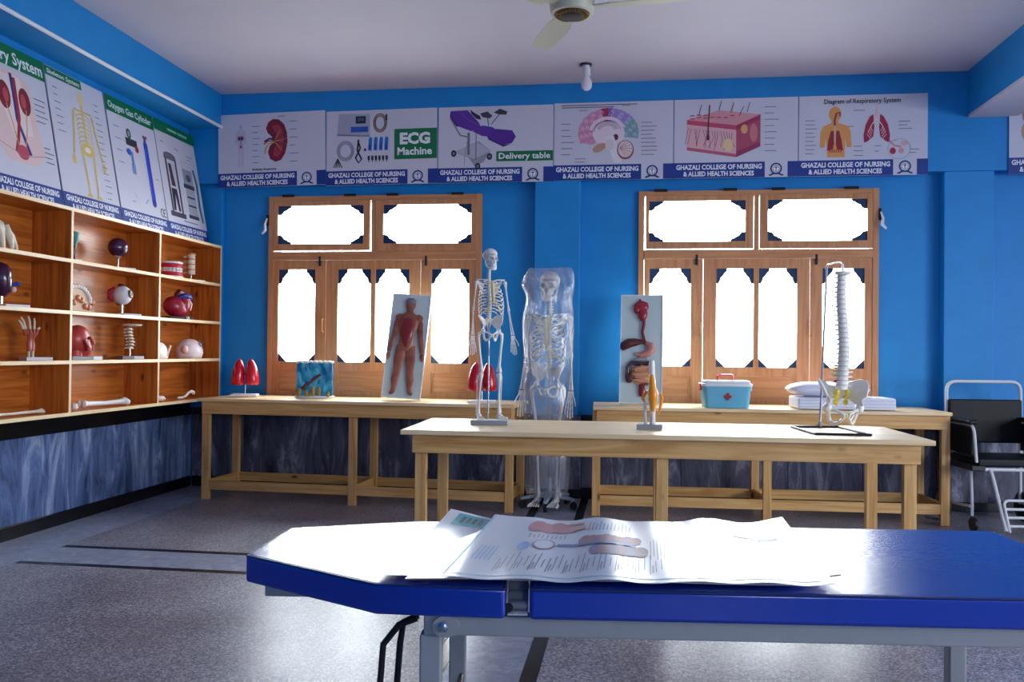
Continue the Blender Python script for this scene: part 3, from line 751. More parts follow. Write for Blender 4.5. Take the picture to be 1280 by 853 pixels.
# 3 delivery table
p = back(2, 'poster of a purple delivery table with green caption strip'); a = Art()
PU = (92, 44, 156); PD = (64, 28, 116)
a.poly([(.13, .245), (.33, .33), (.43, .25), (.37, .16), (.30, .13), (.25, .20)], (150, 152, 166)); a.poly([(.13, .245), (.30, .19), (.43, .25), (.32, .32)], (182, 184, 198))
for cx, cy in ((.13, .235), (.325, .13), (.42, .205)): a.ell(cx, cy, .022, .027, (36, 36, 48)); a.ell(cx, cy, .010, .012, (120, 120, 130))
a.line([(.24, .33), (.22, .22), (.215, .14)], .004, (120, 120, 130)); a.line([(.25, .22), (.25, .40)], .02, (110, 112, 126)); a.line([(.31, .18), (.31, .40)], .006, (80, 80, 90))
a.line([(.10, .52), (.18, .38), (.26, .36)], .012, (120, 122, 140))
a.poly([(.10, .575), (.24, .58), (.33, .48), (.35, .44), (.27, .41), (.17, .45), (.11, .53)], PU); a.poly([(.10, .575), (.11, .53), (.17, .45), (.15, .45), (.095, .53)], PD)
a.line([(.18, .56), (.25, .50), (.33, .46)], .006, (120, 74, 180))
a.poly([(.28, .41), (.36, .455), (.44, .44), (.47, .42), (.44, .36), (.36, .37)], PU); a.poly([(.40, .36), (.47, .425), (.60, .41), (.63, .36), (.60, .31), (.53, .295)], (84, 36, 146)); a.poly([(.40, .36), (.53, .295), (.60, .305), (.53, .28), (.41, .34)], PD)
a.poly([(.26, .585), (.29, .56), (.34, .53), (.35, .50), (.31, .51), (.27, .55)], (40, 34, 60)); a.poly([(.34, .55), (.40, .565), (.44, .53), (.42, .51), (.36, .52)], (60, 58, 76)); a.poly([(.45, .555), (.50, .585), (.56, .56), (.55, .535), (.49, .54)], (60, 58, 76))
a.line([(.40, .52), (.41, .45)], .006, (60, 60, 70)); a.line([(.50, .545), (.43, .46)], .006, (60, 60, 70))
title(p, ('rect', .475, .925, .165, .245, GREEN), ('text', 'Delivery table', .495, .905, .185, .046, WHITE, .02)); a.done('printed_picture', p)
# 4 brain
p = back(3, 'poster of a pink and violet brain section with fine captions'); a = Art()
a.rect(.06, .65, .583, .590, (90, 92, 104)); a.rect(.06, .47, .566, .573, (90, 92, 104))
def lobe(an0, an1, c, n=14):
    P = []
    for i in range(n + 1):
        an = R(an0 + (an1 - an0) * i / n); k = 1 + .02 * math.sin(i * 2.4); P.append((.425 + .232 * k * math.cos(an) * (1.02 if an < 1.57 else 1), .365 + .195 * k * math.sin(an)))
    a.poly(P + [(.425, .345)], c)
lobe(100, 205, (214, 146, 182)); lobe(-14, 40, (128, 172, 178)); lobe(36, 84, (160, 142, 208)); lobe(82, 92, (130, 80, 170)); lobe(90, 104, (178, 30, 70))
a.ell(.27, .315, .065, .035, (214, 146, 182), -.3)
for ring_ in range(3):
    for k in range(20 - 3 * ring_):
        an = R(200 - 205 * k / (19 - 3 * ring_)); rr_ = 1 - .17 * ring_; cx, cy = .425 + .205 * rr_ * math.cos(an), .365 + .17 * rr_ * math.sin(an)
        a.line([(cx - .010, cy - .008), (cx + .008 * math.cos(an + 1), cy + .012), (cx + .012, cy - .004), (cx + .004, cy - .014)], .0035, (236, 228, 238) if k % 2 else (150, 90, 140))
a.ell(.43, .36, .125, .095, (232, 214, 224))
a.ring(.42, .37, .13, .11, .026, (228, 212, 224), 20, 20, 170); a.ring(.42, .37, .105, .085, .004, (120, 70, 110), 20, 15, 175); a.ring(.42, .385, .07, .05, .03, (206, 180, 196), 14, 10, 170)
a.ell(.485, .33, .02, .025, (96, 40, 70)); a.poly([(.40, .34), (.47, .34), (.51, .22), (.535, .13), (.475, .13), (.44, .22)], (228, 224, 232)); a.ell(.36, .25, .055, .03, (200, 150, 130), .5); a.ell(.44, .27, .035, .045, (222, 210, 216))
a.ell(.56, .23, .065, .075, (150, 70, 80)); a.ell(.56, .235, .056, .065, (226, 206, 206))
for k in range(7): a.line([(.515, .245), (.56 + .05 * math.cos(R(-80 + 28 * k)), .235 + .06 * math.sin(R(-80 + 28 * k)))], .003, (170, 120, 120))
a.notes(.06, .20, .44, 6, .1, seed=8, lead=.06); a.notes(.68, .19, .44, 9, .13, seed=9, lead=-.04); a.notes(.20, .545, .545, 1, .1); a.notes(.53, .575, .575, 1, .1); a.notes(.17, .165, .14, 2, .12, seed=4, lead=.04); a.done('printed_picture', p)
# 5 skin
p = back(4, 'poster of a pink skin block diagram with hairs'); a = Art()
a.poly([(.10, .45), (.34, .52), (.65, .48), (.47, .40)], (216, 150, 160)); a.poly([(.10, .45), (.47, .40), (.47, .155), (.10, .215)], (224, 176, 180)); a.poly([(.47, .40), (.65, .48), (.65, .235), (.47, .155)], (176, 74, 104))
a.poly([(.10, .45), (.47, .40), (.47, .365), (.10, .415)], (196, 70, 104)); a.poly([(.47, .40), (.65, .48), (.65, .445), (.47, .365)], (164, 40, 84)); a.poly([(.10, .24), (.47, .18), (.47, .155), (.10, .215)], (190, 90, 120)); a.poly([(.47, .20), (.65, .27), (.65, .235), (.47, .155)], (150, 50, 90))
rr = random.Random(4)
for k in range(16):
    x = .11 + .022 * k; y = .40 - .05 * (x - .1) / .37
    a.line([(x, y - .01), (x + rr.uniform(-.02, .02), y - .07), (x + rr.uniform(-.03, .03), y - .12 - rr.uniform(0, .04))], .004, (170, 60, 90) if k % 2 else (110, 70, 130))
for k in range(10): a.ell(.14 + .05 * (k % 7), .455 + .022 * (k // 7) + rr.uniform(0, .02), .02, .006, (190, 90, 110))
a.ell(.41, .25, .035, .05, (232, 204, 150)); a.ell(.53, .37, .025, .035, (224, 170, 110)); a.ell(.60, .34, .03, .07, (206, 120, 130)); a.line([(.27, .56), (.262, .44), (.258, .32)], .01, (90, 34, 50)); a.ell(.258, .31, .012, .022, (90, 34, 50))
for x, y, dx in ((.19, .49, .02), (.34, .52, .02), (.43, .50, .02), (.49, .47, .035), (.55, .50, .02)): a.line([(x, y), (x + dx, y + .075)], .0045, (50, 34, 40))
a.notes(.68, .20, .535, 8, .11, seed=12, lead=-.05); a.done('printed_picture', p)
# 6 respiratory
p = back(5, 'poster of the respiratory system with orange torso and red lungs, last before the pillar'); a = Art()
title(p, ('text', 'Diagram of Respiratory System', .185, .735, .545, .034, (40, 40, 52), .015))
SK = (226, 156, 88)
a.ell(.265, .465, .045, .058, SK); a.rect(.24, .29, .37, .43, SK); a.poly([(.24, .40), (.29, .40), (.36, .375), (.38, .33), (.385, .215), (.35, .215), (.34, .28), (.335, .14), (.21, .14), (.20, .28), (.19, .215), (.155, .215), (.16, .33), (.18, .375)], SK)
a.line([(.30, .45), (.30, .48), (.275, .47), (.262, .42), (.265, .34)], .013, (140, 40, 50)); a.poly([(.255, .34), (.235, .34), (.215, .26), (.21, .19), (.25, .20), (.262, .26)], (150, 34, 46)); a.poly([(.275, .34), (.295, .34), (.315, .26), (.325, .19), (.28, .20), (.268, .26)], (150, 34, 46)); a.rect(.258, .272, .25, .38, (214, 170, 150))
for k in range(6): a.rect(.225 + .016 * k, .233 + .016 * k, .175, .20, (170, 50, 60))
LR = (164, 30, 66)
a.poly([(.54, .46), (.515, .44), (.485, .38), (.47, .30), (.475, .245), (.50, .255), (.54, .29), (.548, .36)], LR); a.poly([(.59, .46), (.615, .44), (.645, .38), (.66, .30), (.655, .245), (.63, .255), (.59, .29), (.582, .36)], LR)
a.line([(.565, .53), (.565, .42)], .018, (226, 190, 190)); a.line([(.565, .43), (.53, .38), (.50, .32)], .008, (240, 210, 214), .003); a.line([(.565, .43), (.60, .38), (.63, .32)], .008, (240, 210, 214), .003)
for k in range(4): a.line([(.52 - .008 * k, .37 - .02 * k), (.535 - .004 * k, .33 - .02 * k)], .004, (236, 200, 206)); a.line([(.61 + .008 * k, .37 - .02 * k), (.595 + .004 * k, .33 - .02 * k)], .004, (236, 200, 206))
a.ring(.725, .195, .08, .075, .003, (150, 150, 160)); a.ell(.68, .18, .022, .025, (176, 40, 70)); a.ell(.74, .18, .02, .02, (220, 150, 160)); a.ell(.76, .235, .024, .016, (226, 170, 176)); a.line([(.655, .26), (.69, .22), (.74, .21)], .012, (210, 130, 146)); a.line([(.655, .25), (.71, .26)], .003, (120, 120, 130))
a.notes(.05, .17, .42, 9, .085, seed=21, lead=.04); a.notes(.40, .15, .22, 3, .07, seed=22, lead=-.04); a.notes(.36, .37, .37, 1, .06); a.notes(.40, .49, .49, 1, .12); a.notes(.72, .345, .40, 3, .10, seed=23, lead=-.04); a.notes(.80, .165, .19, 2, .07); a.notes(.55, .18, .22, 2, .05); a.done('printed_picture', p)
# right-hand bay poster
p = poster('partly hidden poster in the bay beyond the right ceiling beam', (2.735, YB - .113, 2.50), (0, 0, 0), False, G1); a = Art()
a.ell(.20, .43, .11, .10, (170, 130, 116)); a.ell(.16, .31, .075, .09, (186, 148, 130)); a.ell(.20, .43, .07, .06, (200, 166, 148)); a.line([(.07, .50), (.14, .55), (.26, .56)], .012, (120, 80, 80)); a.ell(.17, .29, .03, .04, (140, 90, 90)); a.notes(.04, .54, .575, 2, .09); a.notes(.36, .20, .52, 6, .1, seed=31, lead=-.05); a.done('printed_picture', p)

# portrait posters leaning on the wall above the shelf
LEAN = math.atan2(.17, .91)
def side(y0, label):
    # local x runs +Y (away from camera), print faces +X
    t = poster(label, (-3.478, y0, 2.012), (0, 0, 0), True, G2)
    M = Matrix.Rotation(R(90), 4, 'Z') @ Matrix.Rotation(-LEAN, 4, 'X')
    t.rotation_euler = M.to_euler(); return t
YS = [4.29, 4.91, 5.53, 6.145]
p = side(YS[0], 'urinary system poster with large green header, cut by the left picture edge'); a = Art()
title(p, ('rect', 0, PH, .80, PW, GREEN), ('text', 'Urinary System', .02, PH - .02, .825, .075, WHITE, .02))
a.poly([(.14, .74), (.24, .77), (.36, .77), (.44, .72), (.46, .55), (.50, .30), (.42, .22), (.18, .22), (.10, .32), (.14, .52)], (226, 196, 196)); a.poly([(.18, .74), (.36, .75), (.41, .60), (.42, .40), (.24, .40), (.17, .60)], (234, 214, 212))
for cx in (.215, .385): a.ell(cx, .61, .05, .085, (130, 26, 44)); a.ell(cx + (.012 if cx < .3 else -.012), .61, .022, .045, (190, 70, 80))
a.line([(.29, .76), (.295, .60), (.295, .48), (.34, .36), (.37, .28)], .024, (48, 52, 126)); a.line([(.315, .74), (.315, .50), (.28, .36), (.25, .28)], .024, (166, 28, 48)); a.line([(.22, .56), (.25, .46), (.28, .30)], .008, (210, 150, 110)); a.line([(.385, .56), (.37, .44), (.33, .30)], .008, (210, 150, 110)); a.ell(.305, .285, .05, .045, (190, 70, 90))
a.line([(.10, .32), (.30, .26), (.50, .30)], .004, (170, 120, 130)); a.notes(.47, .52, .66, 5, .11, (70, 70, 84), 41, -.05); a.notes(.50, .27, .36, 4, .09, (70, 70, 84), 42, -.04); a.notes(.02, .30, .66, 6, .08, (70, 70, 84), 43, .05); a.done('printed_picture', p)
p = side(YS[1], 'skeleton poster with yellow bones and fine captions above the shelf'); a = Art()
title(p, ('rect', 0, .36, .865, .925, GREEN), ('text', 'Skeleton System', .02, .34, .88, .03, WHITE, .02)); Y1 = (216, 188, 112)
a.ell(.33, .80, .035, .05, (222, 204, 160)); a.rect(.318, .342, .72, .76, Y1)
for k in range(7): a.ring(.33, .66 - .03 * k, .075, .03, .009, Y1, 14, -10, 190)
a.line([(.33, .75), (.33, .46)], .018, Y1); a.line([(.24, .71), (.42, .71)], .014, Y1); a.ell(.33, .45, .075, .045, Y1); a.ell(.33, .45, .03, .02, (236, 232, 226))
for sx in (-1, 1):
    a.line([(.33 + sx * .095, .70), (.33 + sx * .12, .54), (.33 + sx * .15, .40)], .018, Y1); a.ell(.33 + sx * .16, .36, .018, .035, Y1)
    a.line([(.33 + sx * .06, .44), (.33 + sx * .05, .28), (.33 + sx * .045, .15)], .024, Y1, .016); a.poly([(.33 + sx * .03, .15), (.33 + sx * .06, .15), (.33 + sx * .09, .125), (.33 + sx * .02, .125)], Y1)
a.notes(.47, .15, .80, 16, .07, seed=51, lead=-.06); a.notes(.05, .52, .80, 7, .07, seed=52, lead=.06); a.done('printed_picture', p)
p = side(YS[2], 'oxygen gas cylinder poster with blue cylinder and green header'); a = Art()
title(p, ('rect', 0, PH, .815, PW, GREEN), ('text', 'Oxygen Gas Cylinder', .03, PH - .03, .845, .05, WHITE, .015))
a.line([(.45, .66), (.45, .22)], .055, (36, 66, 190)); a.ell(.45, .66, .0275, .035, (36, 66, 190)); a.ell(.45, .22, .0275, .03, (30, 54, 160)); a.rect(.435, .465, .69, .73, (60, 60, 90)); a.rect(.425, .485, .715, .735, (140, 50, 60)); a.line([(.436, .64), (.436, .26)], .008, (90, 120, 224))
a.done('cylinder_picture', p); a = Art(); a.k = 40
a.ell(.24, .70, .028, .038, (40, 84, 84)); a.ell(.24, .70, .016, .022, (140, 160, 150)); a.rect(.19, .33, .61, .665, (60, 50, 60)); a.ell(.32, .60, .022, .026, (150, 40, 60)); a.ell(.21, .56, .03, .025, (50, 90, 190)); a.rect(.232, .258, .43, .57, (110, 140, 200)); a.rect(.225, .265, .40, .48, (120, 150, 210))
a.done('regulator_picture', p); a = Art(); a.notes(.06, .46, .72, 4, .09, seed=61, lead=.07); a.notes(.52, .42, .42, 1, .06); a.line([(.20, .26), (.23, .22)], .006, (150, 170, 190)); a.line([(.33, .20), (.38, .24)], .01, (120, 170, 200)); a.notes(.16, .19, .19, 1, .06)
a.ring(.545, .165, .022, .03, .008, (30, 30, 40), 12, 60, 300); a.ring(.58, .165, .022, .03, .008, (30, 30, 40), 12, 60, 300); a.rect(.56, .58, .161, .169, (30, 30, 40)); a.done('printed_picture', p)
p = side(YS[3], 'medical equipment poster with grey machines, nearest the room corner'); a = Art()
title(p, ('rect', 0, PH, .84, PW, GREEN), ('rect', .20, .34, .875, .895, (150, 196, 170)), ('rect', .355, .50, .875, .895, (150, 196, 170)))
DG = (74, 70, 84)
a.rect(.08, .26, .63, .66, DG); a.ell(.17, .66, .09, .03, (110, 108, 120)); a.rect(.09, .115, .20, .64, DG); a.rect(.235, .26, .20, .64, DG); a.poly([(.13, .60), (.18, .60), (.21, .36), (.22, .22), (.19, .22), (.17, .36), (.15, .22), (.12, .22), (.125, .40)], (56, 50, 62)); a.rect(.06, .29, .17, .21, DG); a.rect(.115, .235, .40, .60, (196, 190, 202)); a.poly([(.13, .60), (.17, .60), (.20, .42), (.14, .42)], (70, 62, 74))
a.rect(.33, .50, .60, .67, (196, 200, 210)); a.rect(.34, .49, .46, .60, (150, 156, 170)); a.rect(.33, .50, .44, .475, DG); a.rect(.35, .49, .22, .44, (170, 176, 190)); a.rect(.34, .50, .19, .22, DG); a.line([(.52, .62), (.55, .50), (.54, .30), (.56, .18)], .034, (60, 120, 128)); a.ell(.42, .53, .04, .03, (90, 94, 110)); a.rect(.36, .48, .36, .375, DG); a.rect(.36, .48, .29, .305, DG)
a.notes(.06, .76, .76, 1, .08); a.notes(.26, .74, .74, 1, .1); a.notes(.44, .69, .72, 2, .1); a.rect(.24, .46, .148, .156, (110, 110, 122)); a.done('printed_picture', p)

# ================================================================== SKELETONS
def ss(a, b_, x):
    t = max(0, min(1, (x - a) / (b_ - a))); return t * t * (3 - 2 * t)
def pw(T, x):
    """piecewise smooth table look-up"""
    for (x0, y0), (x1, y1) in zip(T, T[1:]):
        if x <= x1: return y0 + (y1 - y0) * ss(0, 1, (x - x0) / (x1 - x0))
    return T[-1][1]
def skull_mesh(name):
    """skull facing -Y, centred at the cranium, life size"""
    mb = MB().use(BONE_W)
    def disp(d, q):
        if d.y < 0: q.y *= .90 - .55 * ss(.22, -.12, d.z)
        q.x *= 1 - .10 * max(0, -d.y) - .12 * ss(0, -1, d.z)
        for sx in (-1, 1): q -= Vector((sx * .007, 0, 0)) * math.exp(-((d - Vector((sx * .85, -.45, -.1)).normalized()).length / .28) ** 2)
        return q
    mb.ell((0, .012, .014), (.074, .092, .070), None, 36, 26, disp)
    HW = [(0, .052), (.12, .058), (.30, .062), (.46, .063), (.58, .050), (.75, .036), (1, .031)]
    FR = [(0, .074), (.10, .084), (.22, .080), (.40, .078), (.55, .080), (.75, .084), (1, .080)]
    def face(u, v):
        t = (u - .5) * 2; an = t * R(88); hw, fr = pw(HW, v), pw(FR, v)
        x = hw * math.sin(an); y = -fr * math.cos(an) ** .72 if abs(t) < 1 else 0.0; z = .012 - .100 * v
        dy = 0.0
        for sx in (-1, 1):
            k = math.hypot((x - sx * .027) / .0185, (z + .0215) / .0165); dy += .050 * math.exp(-k ** 6)
            k = math.hypot((x - sx * .044) / .014, (z + .060) / .014); dy += .012 * math.exp(-k ** 2)
        w = .011 * (1 if z < -.055 else max(.25, 1 - (z + .055) / .03)); k = math.hypot(x / w, (z + .053) / .019); dy += .034 * math.exp(-k ** 6)
        k = math.hypot(x / .007, (z + .024) / .014); dy -= .008 * math.exp(-k ** 2)
        return (x, min(y + dy, -.004), z)
    mb.surf(face, 64, 52)
    mb.surf(lambda u, v: (.03 * (u - .5) * 2 * .9, -.076 + .07 * v, -.086), 4, 4)
    for i in range(10):
        an = R(-78 + 17.3 * i); mb.box((.0275 * math.sin(an), -.050 - .030 * math.cos(an), -.093), (.0074, .006, .014), rotz(an))
    for sx in (-1, 1): mb.tube([(sx * .054, -.048, -.034), (sx * .066, -.030, -.034), (sx * .071, -.006, -.028), (sx * .066, .014, -.024)], [.007, .005, .004, .007], 6)
    return mb.mesh(name, True)
def jaw_mesh(name):
    mb = MB().use(BONE_W)
    H = [(.060, .006, -.030), (.058, -.002, -.060), (.052, -.012, -.092), (.044, -.034, -.110), (.031, -.058, -.119), (.014, -.073, -.123)]
    P = [(-x, y, z) for x, y, z in H] + [(0, -.076, -.124)] + H[::-1]
    mb.tube(P, [.007, .009, .012, .011, .011, .012, .013, .012, .011, .011, .012, .009, .007], 8, flat=(.75, .75, 1.15))
    for i in range(10):
        an = R(-74 + 16.4 * i); mb.box((.0275 * math.sin(an), -.048 - .028 * math.cos(an), -.1065), (.0072, .006, .012), rotz(an))
    return mb.mesh(name, True)
def spine_curve(t):  # t 0 sacrum .. 1 skull base ; returns y offset (lordosis)
    return .045 + .022 * math.sin(t * 2 * math.pi * 1.05 + 2.6)
def spine_mesh(z0, z1, n=24, col1=BONE_W, col2=CARTILAGE):
    mb = MB()
    for i in range(n):
        t = (i + .5) / n; z = z0 + (z1 - z0) * t; y = spine_curve(t); h = (z1 - z0) / n; k = 1.0 - .5 * t
        mb.use(col1).lathe([(.016 * k + .004, -h * .36), (.014 * k + .003, 0), (.016 * k + .004, h * .36)], 10, (0, y, z), 1.15, 1)
        mb.use(col2).lathe([(.017 * k + .003, h * .36), (.017 * k + .003, h * .64)], 10, (0, y, z), 1.12, 1)
        mb.use(col1)
        for sx in (-1, 1): mb.tube([(sx * .008, y + .016, z), (sx * (.030 * (1.1 - .35 * t)), y + .026, z + .004)], [.005, .003], 5)
        mb.tube([(0, y + .016, z), (0, y + .048 * (1.1 - .4 * t), z - .012)], [.006, .003], 5)
    return mb.mesh('spine', True)
def rib_mesh():
    mb = MB()
    for i in range(11):
        zb = 1.425 - .0305 * i; w = [.062, .088, .106, .118, .126, .131, .134, .134, .130, .120, .100][i]; dep = [.050, .066, .078, .086, .092, .095, .096, .094, .09, .08, .06][i]
        drop = .018 + .0085 * i; full = i < 7; end = 178 if full else [150, 138, 122, 95][i - 7]
        for sx in (-1, 1):
            P = []; n = 15
            for k in range(n):
                a = R(8 + (end - 8) * k / (n - 1))
                P.append((sx * (.016 + w * math.sin(a) ** .9 if a < math.pi else .016), .052 - .008 + dep * (math.cos(a) - 1) * .92 + .030 * math.sin(a), zb - drop * (1 - math.cos(a)) / 2 * 1.8 + .004 * math.sin(a)))
            mb.use(BONE_W).tube(P[:-3] if full else P, .0050, 6, flat=(.8, .8, 1.25))
            if full: mb.use(CARTILAGE).tube(P[-4:], .0048, 6)
        if i == 6:
            for sx in (-1, 1): mb.use(CARTILAGE).tube([(sx * .012, -.125, 1.205), (sx * .045, -.120, 1.165), (sx * .085, -.09, 1.125), (sx * .105, -.05, 1.105)], .006, 6)
    return mb.mesh('rib_cage', True)
def sternum_mesh():
    return MB().use(CARTILAGE).tube([(0, -.052, 1.41), (0, -.075, 1.38), (0, -.095, 1.32), (0, -.118, 1.25), (0, -.128, 1.20), (0, -.128, 1.18)], [.018, .021, .014, .017, .010, .004], 8, flat=(1, .35, 1)).mesh('breastbone', True)
def shoulder_mesh(sx):
    mb = MB().use(BONE_W).tube([(sx * .015, -.055, 1.415), (sx * .06, -.060, 1.428), (sx * .115, -.03, 1.432), (sx * .160, .0, 1.432)], [.008, .006, .006, .008], 6)
    def wing(u, v):
        a = Vector((sx * .060, .075, 1.40)).lerp(Vector((sx * .150, .035, 1.415)), u); b_ = Vector((sx * .078, .088, 1.275))
        return a.lerp(b_, v * .97)
    mb.surf(wing, 6, 5, .005); mb.tube([(sx * .065, .085, 1.39), (sx * .12, .07, 1.415), (sx * .165, .01, 1.438)], [.004, .006, .008], 6)
    return mb.mesh('shoulder_bone', True)
def hip_geo(mb, m, dz=0.0, k=1.0):
    mb.use(m)
    for sx in (-1, 1):
        cr = [(.112, -.075, .985), (.134, -.045, 1.045), (.138, .0, 1.072), (.115, .045, 1.075), (.075, .075, 1.060), (.045, .082, 1.025)]
        lo = [(.098, -.065, .935), (.098, -.045, .925), (.094, -.02, .925), (.082, .012, .935), (.062, .045, .955), (.045, .062, .975)]
        def wing(u, v):
            f = u * 5; i = min(4, int(f)); t = f - i
            a = Vector(cr[i]).lerp(Vector(cr[i + 1]), t); b_ = Vector(lo[i]).lerp(Vector(lo[i + 1]), t)
            p = a.lerp(b_, v); p.x -= .016 * math.sin(v * math.pi); return (sx * p.x * k, p.y * k, (p.z + dz) * k)
        mb.surf(wing, 15, 6, .007)
        mb.tube([(sx * c[0] * k, c[1] * k, (c[2] + dz) * k) for c in cr], .007 * k, 6)
        mb.ell((sx * .092 * k, -.025 * k, (.915 + dz) * k), (.026 * k, .03 * k, .03 * k))
        ring = [(.085, -.03, .905), (.055, -.062, .902), (.016, -.080, .882), (.014, -.076, .862), (.030, -.052, .836), (.052, -.010, .822), (.068, .008, .838), (.078, .0, .87), (.085, -.015, .90)]
        mb.tube([(sx * c[0] * k, c[1] * k, (c[2] + dz) * k) for c in ring], [.012 * k, .009 * k, .010 * k, .009 * k, .008 * k, .013 * k, .014 * k, .013 * k, .014 * k], 7)
    mb.use(CARTILAGE).ell((0, -.078 * k, (.873 + dz) * k), (.010 * k, .009 * k, .016 * k)); mb.use(m)
    mb.lathe([(.006 * k, -.10 * k), (.022 * k, -.05 * k), (.040 * k, 0), (.046 * k, .03 * k)], 10, (0, .062 * k, (1.015 + dz) * k), 1, .45, rotx(R(12)))
def pelvis_mesh():
    mb = MB(); hip_geo(mb, BONE_W); return mb.mesh('pelvis', True)
def arm_parts(sx):
    S = Vector((sx * .172, .005, 1.405)); E = Vector((sx * .192, .015, 1.115)); Wt = Vector((sx * .198, -.035, .875))
    up = bone(MB().use(BONE_W), S, E, .0100, 1.7); up.ell(S, .021)
    fo = bone(MB().use(BONE_W), E + Vector((0, -.006, -.008)), Wt + Vector((sx * .012, 0, 0)), .0065, 1.6); bone(fo, E + Vector((0, .010, .008)), Wt + Vector((-sx * .012, .005, 0)), .006, 1.7)
    ha = MB().use(BONE_W)
    for i in range(8): ha.ell(Wt + Vector((-.018 + .012 * (i % 4), -.004, -.014 - .013 * (i // 4))), (.008, .007, .008), None, 8, 6)
    ln = [.070, .108, .116, .106, .085]
    for i in range(5):
        x = (i - 2) * .0125 * sx * -1; b0 = Wt + Vector((x * .7, -.004, -.034))
        if i == 0: pts = [b0 + Vector((0, -.004, .006)), b0 + Vector((x * .8, -.022, -.034)), b0 + Vector((x * 1.1, -.032, -.058)), b0 + Vector((x * 1.2, -.038, -.080))]
        else: pts = [b0, b0 + Vector((x * .55, -.008, -.052)), b0 + Vector((x * .8, -.016, -.052 - ln[i] * .42)), b0 + Vector((x * .95, -.020, -.052 - ln[i] * .72)), b0 + Vector((x * 1.0, -.018, -.052 - ln[i]))]
        for p_, q_ in zip(pts, pts[1:]): bone(ha, p_, q_, .0044, 1.45, 6)
    return up.mesh('upper_arm_bone', True), fo.mesh('forearm_bones', True), ha.mesh('hand_bones', True)
def leg_parts(sx):
    H = Vector((sx * .092, -.025, .915)); T = Vector((sx * .135, 0, .885)); K = Vector((sx * .085, -.015, .495)); A = Vector((sx * .080, .015, .115))
    th = MB().use(BONE_W); th.ell(H, .024); th.tube([H, H.lerp(T, .6), T, T + Vector((0, 0, -.05)), T.lerp(K, .5), K + Vector((sx * .004, 0, .08)), K + Vector((0, 0, .035)), K + Vector((0, 0, .012))], [.014, .015, .021, .015, .0125, .016, .029, .030], 9)
    th.ell(K + Vector((0, -.034, .02)), (.020, .010, .022))
    sh = MB().use(BONE_W); sh.tube([K + Vector((0, 0, -.002)), K + Vector((0, 0, -.03)), K + Vector((0, 0, -.09)), K.lerp(A, .5), A + Vector((0, 0, .05)), A, A + Vector((-sx * .006, 0, -.02))], [.030, .029, .016, .011, .012, .021, .015], 9)
    sh.tube([K + Vector((sx * .032, .012, -.03)), K + Vector((sx * .034, .014, -.06)), K.lerp(A, .5) + Vector((sx * .028, .012, 0)), A + Vector((sx * .022, .004, .04)), A + Vector((sx * .024, .002, -.018))], [.010, .007, .005, .006, .010], 7)
    fo = MB().use(BONE_W); fo.ell(A + Vector((0, .030, -.050)), (.021, .034, .024)); fo.ell(A + Vector((0, -.005, -.030)), (.023, .028, .018)); fo.ell(A + Vector((0, -.045, -.045)), (.028, .032, .018))
    for i in range(5):
        x = (i - 2) * .015 * sx * -1; b0 = A + Vector((x * .7, -.060, -.050))
        p1 = b0 + Vector((x * .55, -.062, -.016)); p2 = p1 + Vector((x * .1, -.028 if i else -.032, -.004)); p3 = p2 + Vector((0, -.016, 0))
        r_ = .0075 if i == 0 else .0052
        for a_, c_ in ((b0, p1), (p1, p2), (p2, p3)): bone(fo, a_, c_, r_, 1.4, 6)
    return th.mesh('thigh_bone', True), sh.mesh('shin_bones', True), fo.mesh('foot_bones', True)
SK_M = dict(skull=skull_mesh('skull'), jaw=jaw_mesh('jaw'), spine=spine_mesh(1.04, 1.545), ribs=rib_mesh(), sternum=sternum_mesh(), sh=[shoulder_mesh(s) for s in (-1, 1)], pel=pelvis_mesh(), arm=[arm_parts(s) for s in (-1, 1)], leg=[leg_parts(s) for s in (-1, 1)])

def skeleton(name, label, loc, rz, k, zoff=0.0, head_turn=0.0, legs=((0, 0), (0, 0)), arms=((0, 0), (0, 0)), group=None):
    t = thing(name, label, 'skeleton', loc, rz, group)
    def P(nm, me, par=None, piv=(0, 0, 0), rot=(0, 0, 0)):
        o = link(nm, me, par or t)
        if par is None or par is t:
            o.scale = (k * .87, k, k); pv = Vector(piv); Rm = Matrix.Rotation(rot[2], 3, 'Z') @ Matrix.Rotation(rot[1], 3, 'Y') @ Matrix.Rotation(rot[0], 3, 'X')
            o.rotation_euler = Rm.to_euler(); o.location = (pv - Rm @ pv) * k + Vector((0, 0, zoff))
        return o
    s_ = P('skull', SK_M['skull']); s_.scale = (k, k, k); Rm = Matrix.Rotation(head_turn, 3, 'Z') @ Matrix.Rotation(R(4), 3, 'X'); s_.rotation_euler = Rm.to_euler(); s_.location = Vector((0, .012, 1.668)) * k + Vector((0, 0, zoff))
    P('jaw', SK_M['jaw'], s_)
    P('spine', SK_M['spine']); P('rib_cage', SK_M['ribs']); P('breastbone', SK_M['sternum']); P('pelvis', SK_M['pel'])
    for i in (0, 1):
        sx = (-1, 1)[i]
        P('shoulder_bone', SK_M['sh'][i])
        for nm, me in zip(('upper_arm_bone', 'forearm_bones', 'hand_bones'), SK_M['arm'][i]): P(nm, me, None, (sx * .172, .005, 1.405), (arms[i][0], arms[i][1], 0))
        for nm, me in zip(('thigh_bone', 'shin_bones', 'foot_bones'), SK_M['leg'][i]): P(nm, me, None, (sx * .092, -.025, .915), (legs[i][0], legs[i][1], 0))
    return t

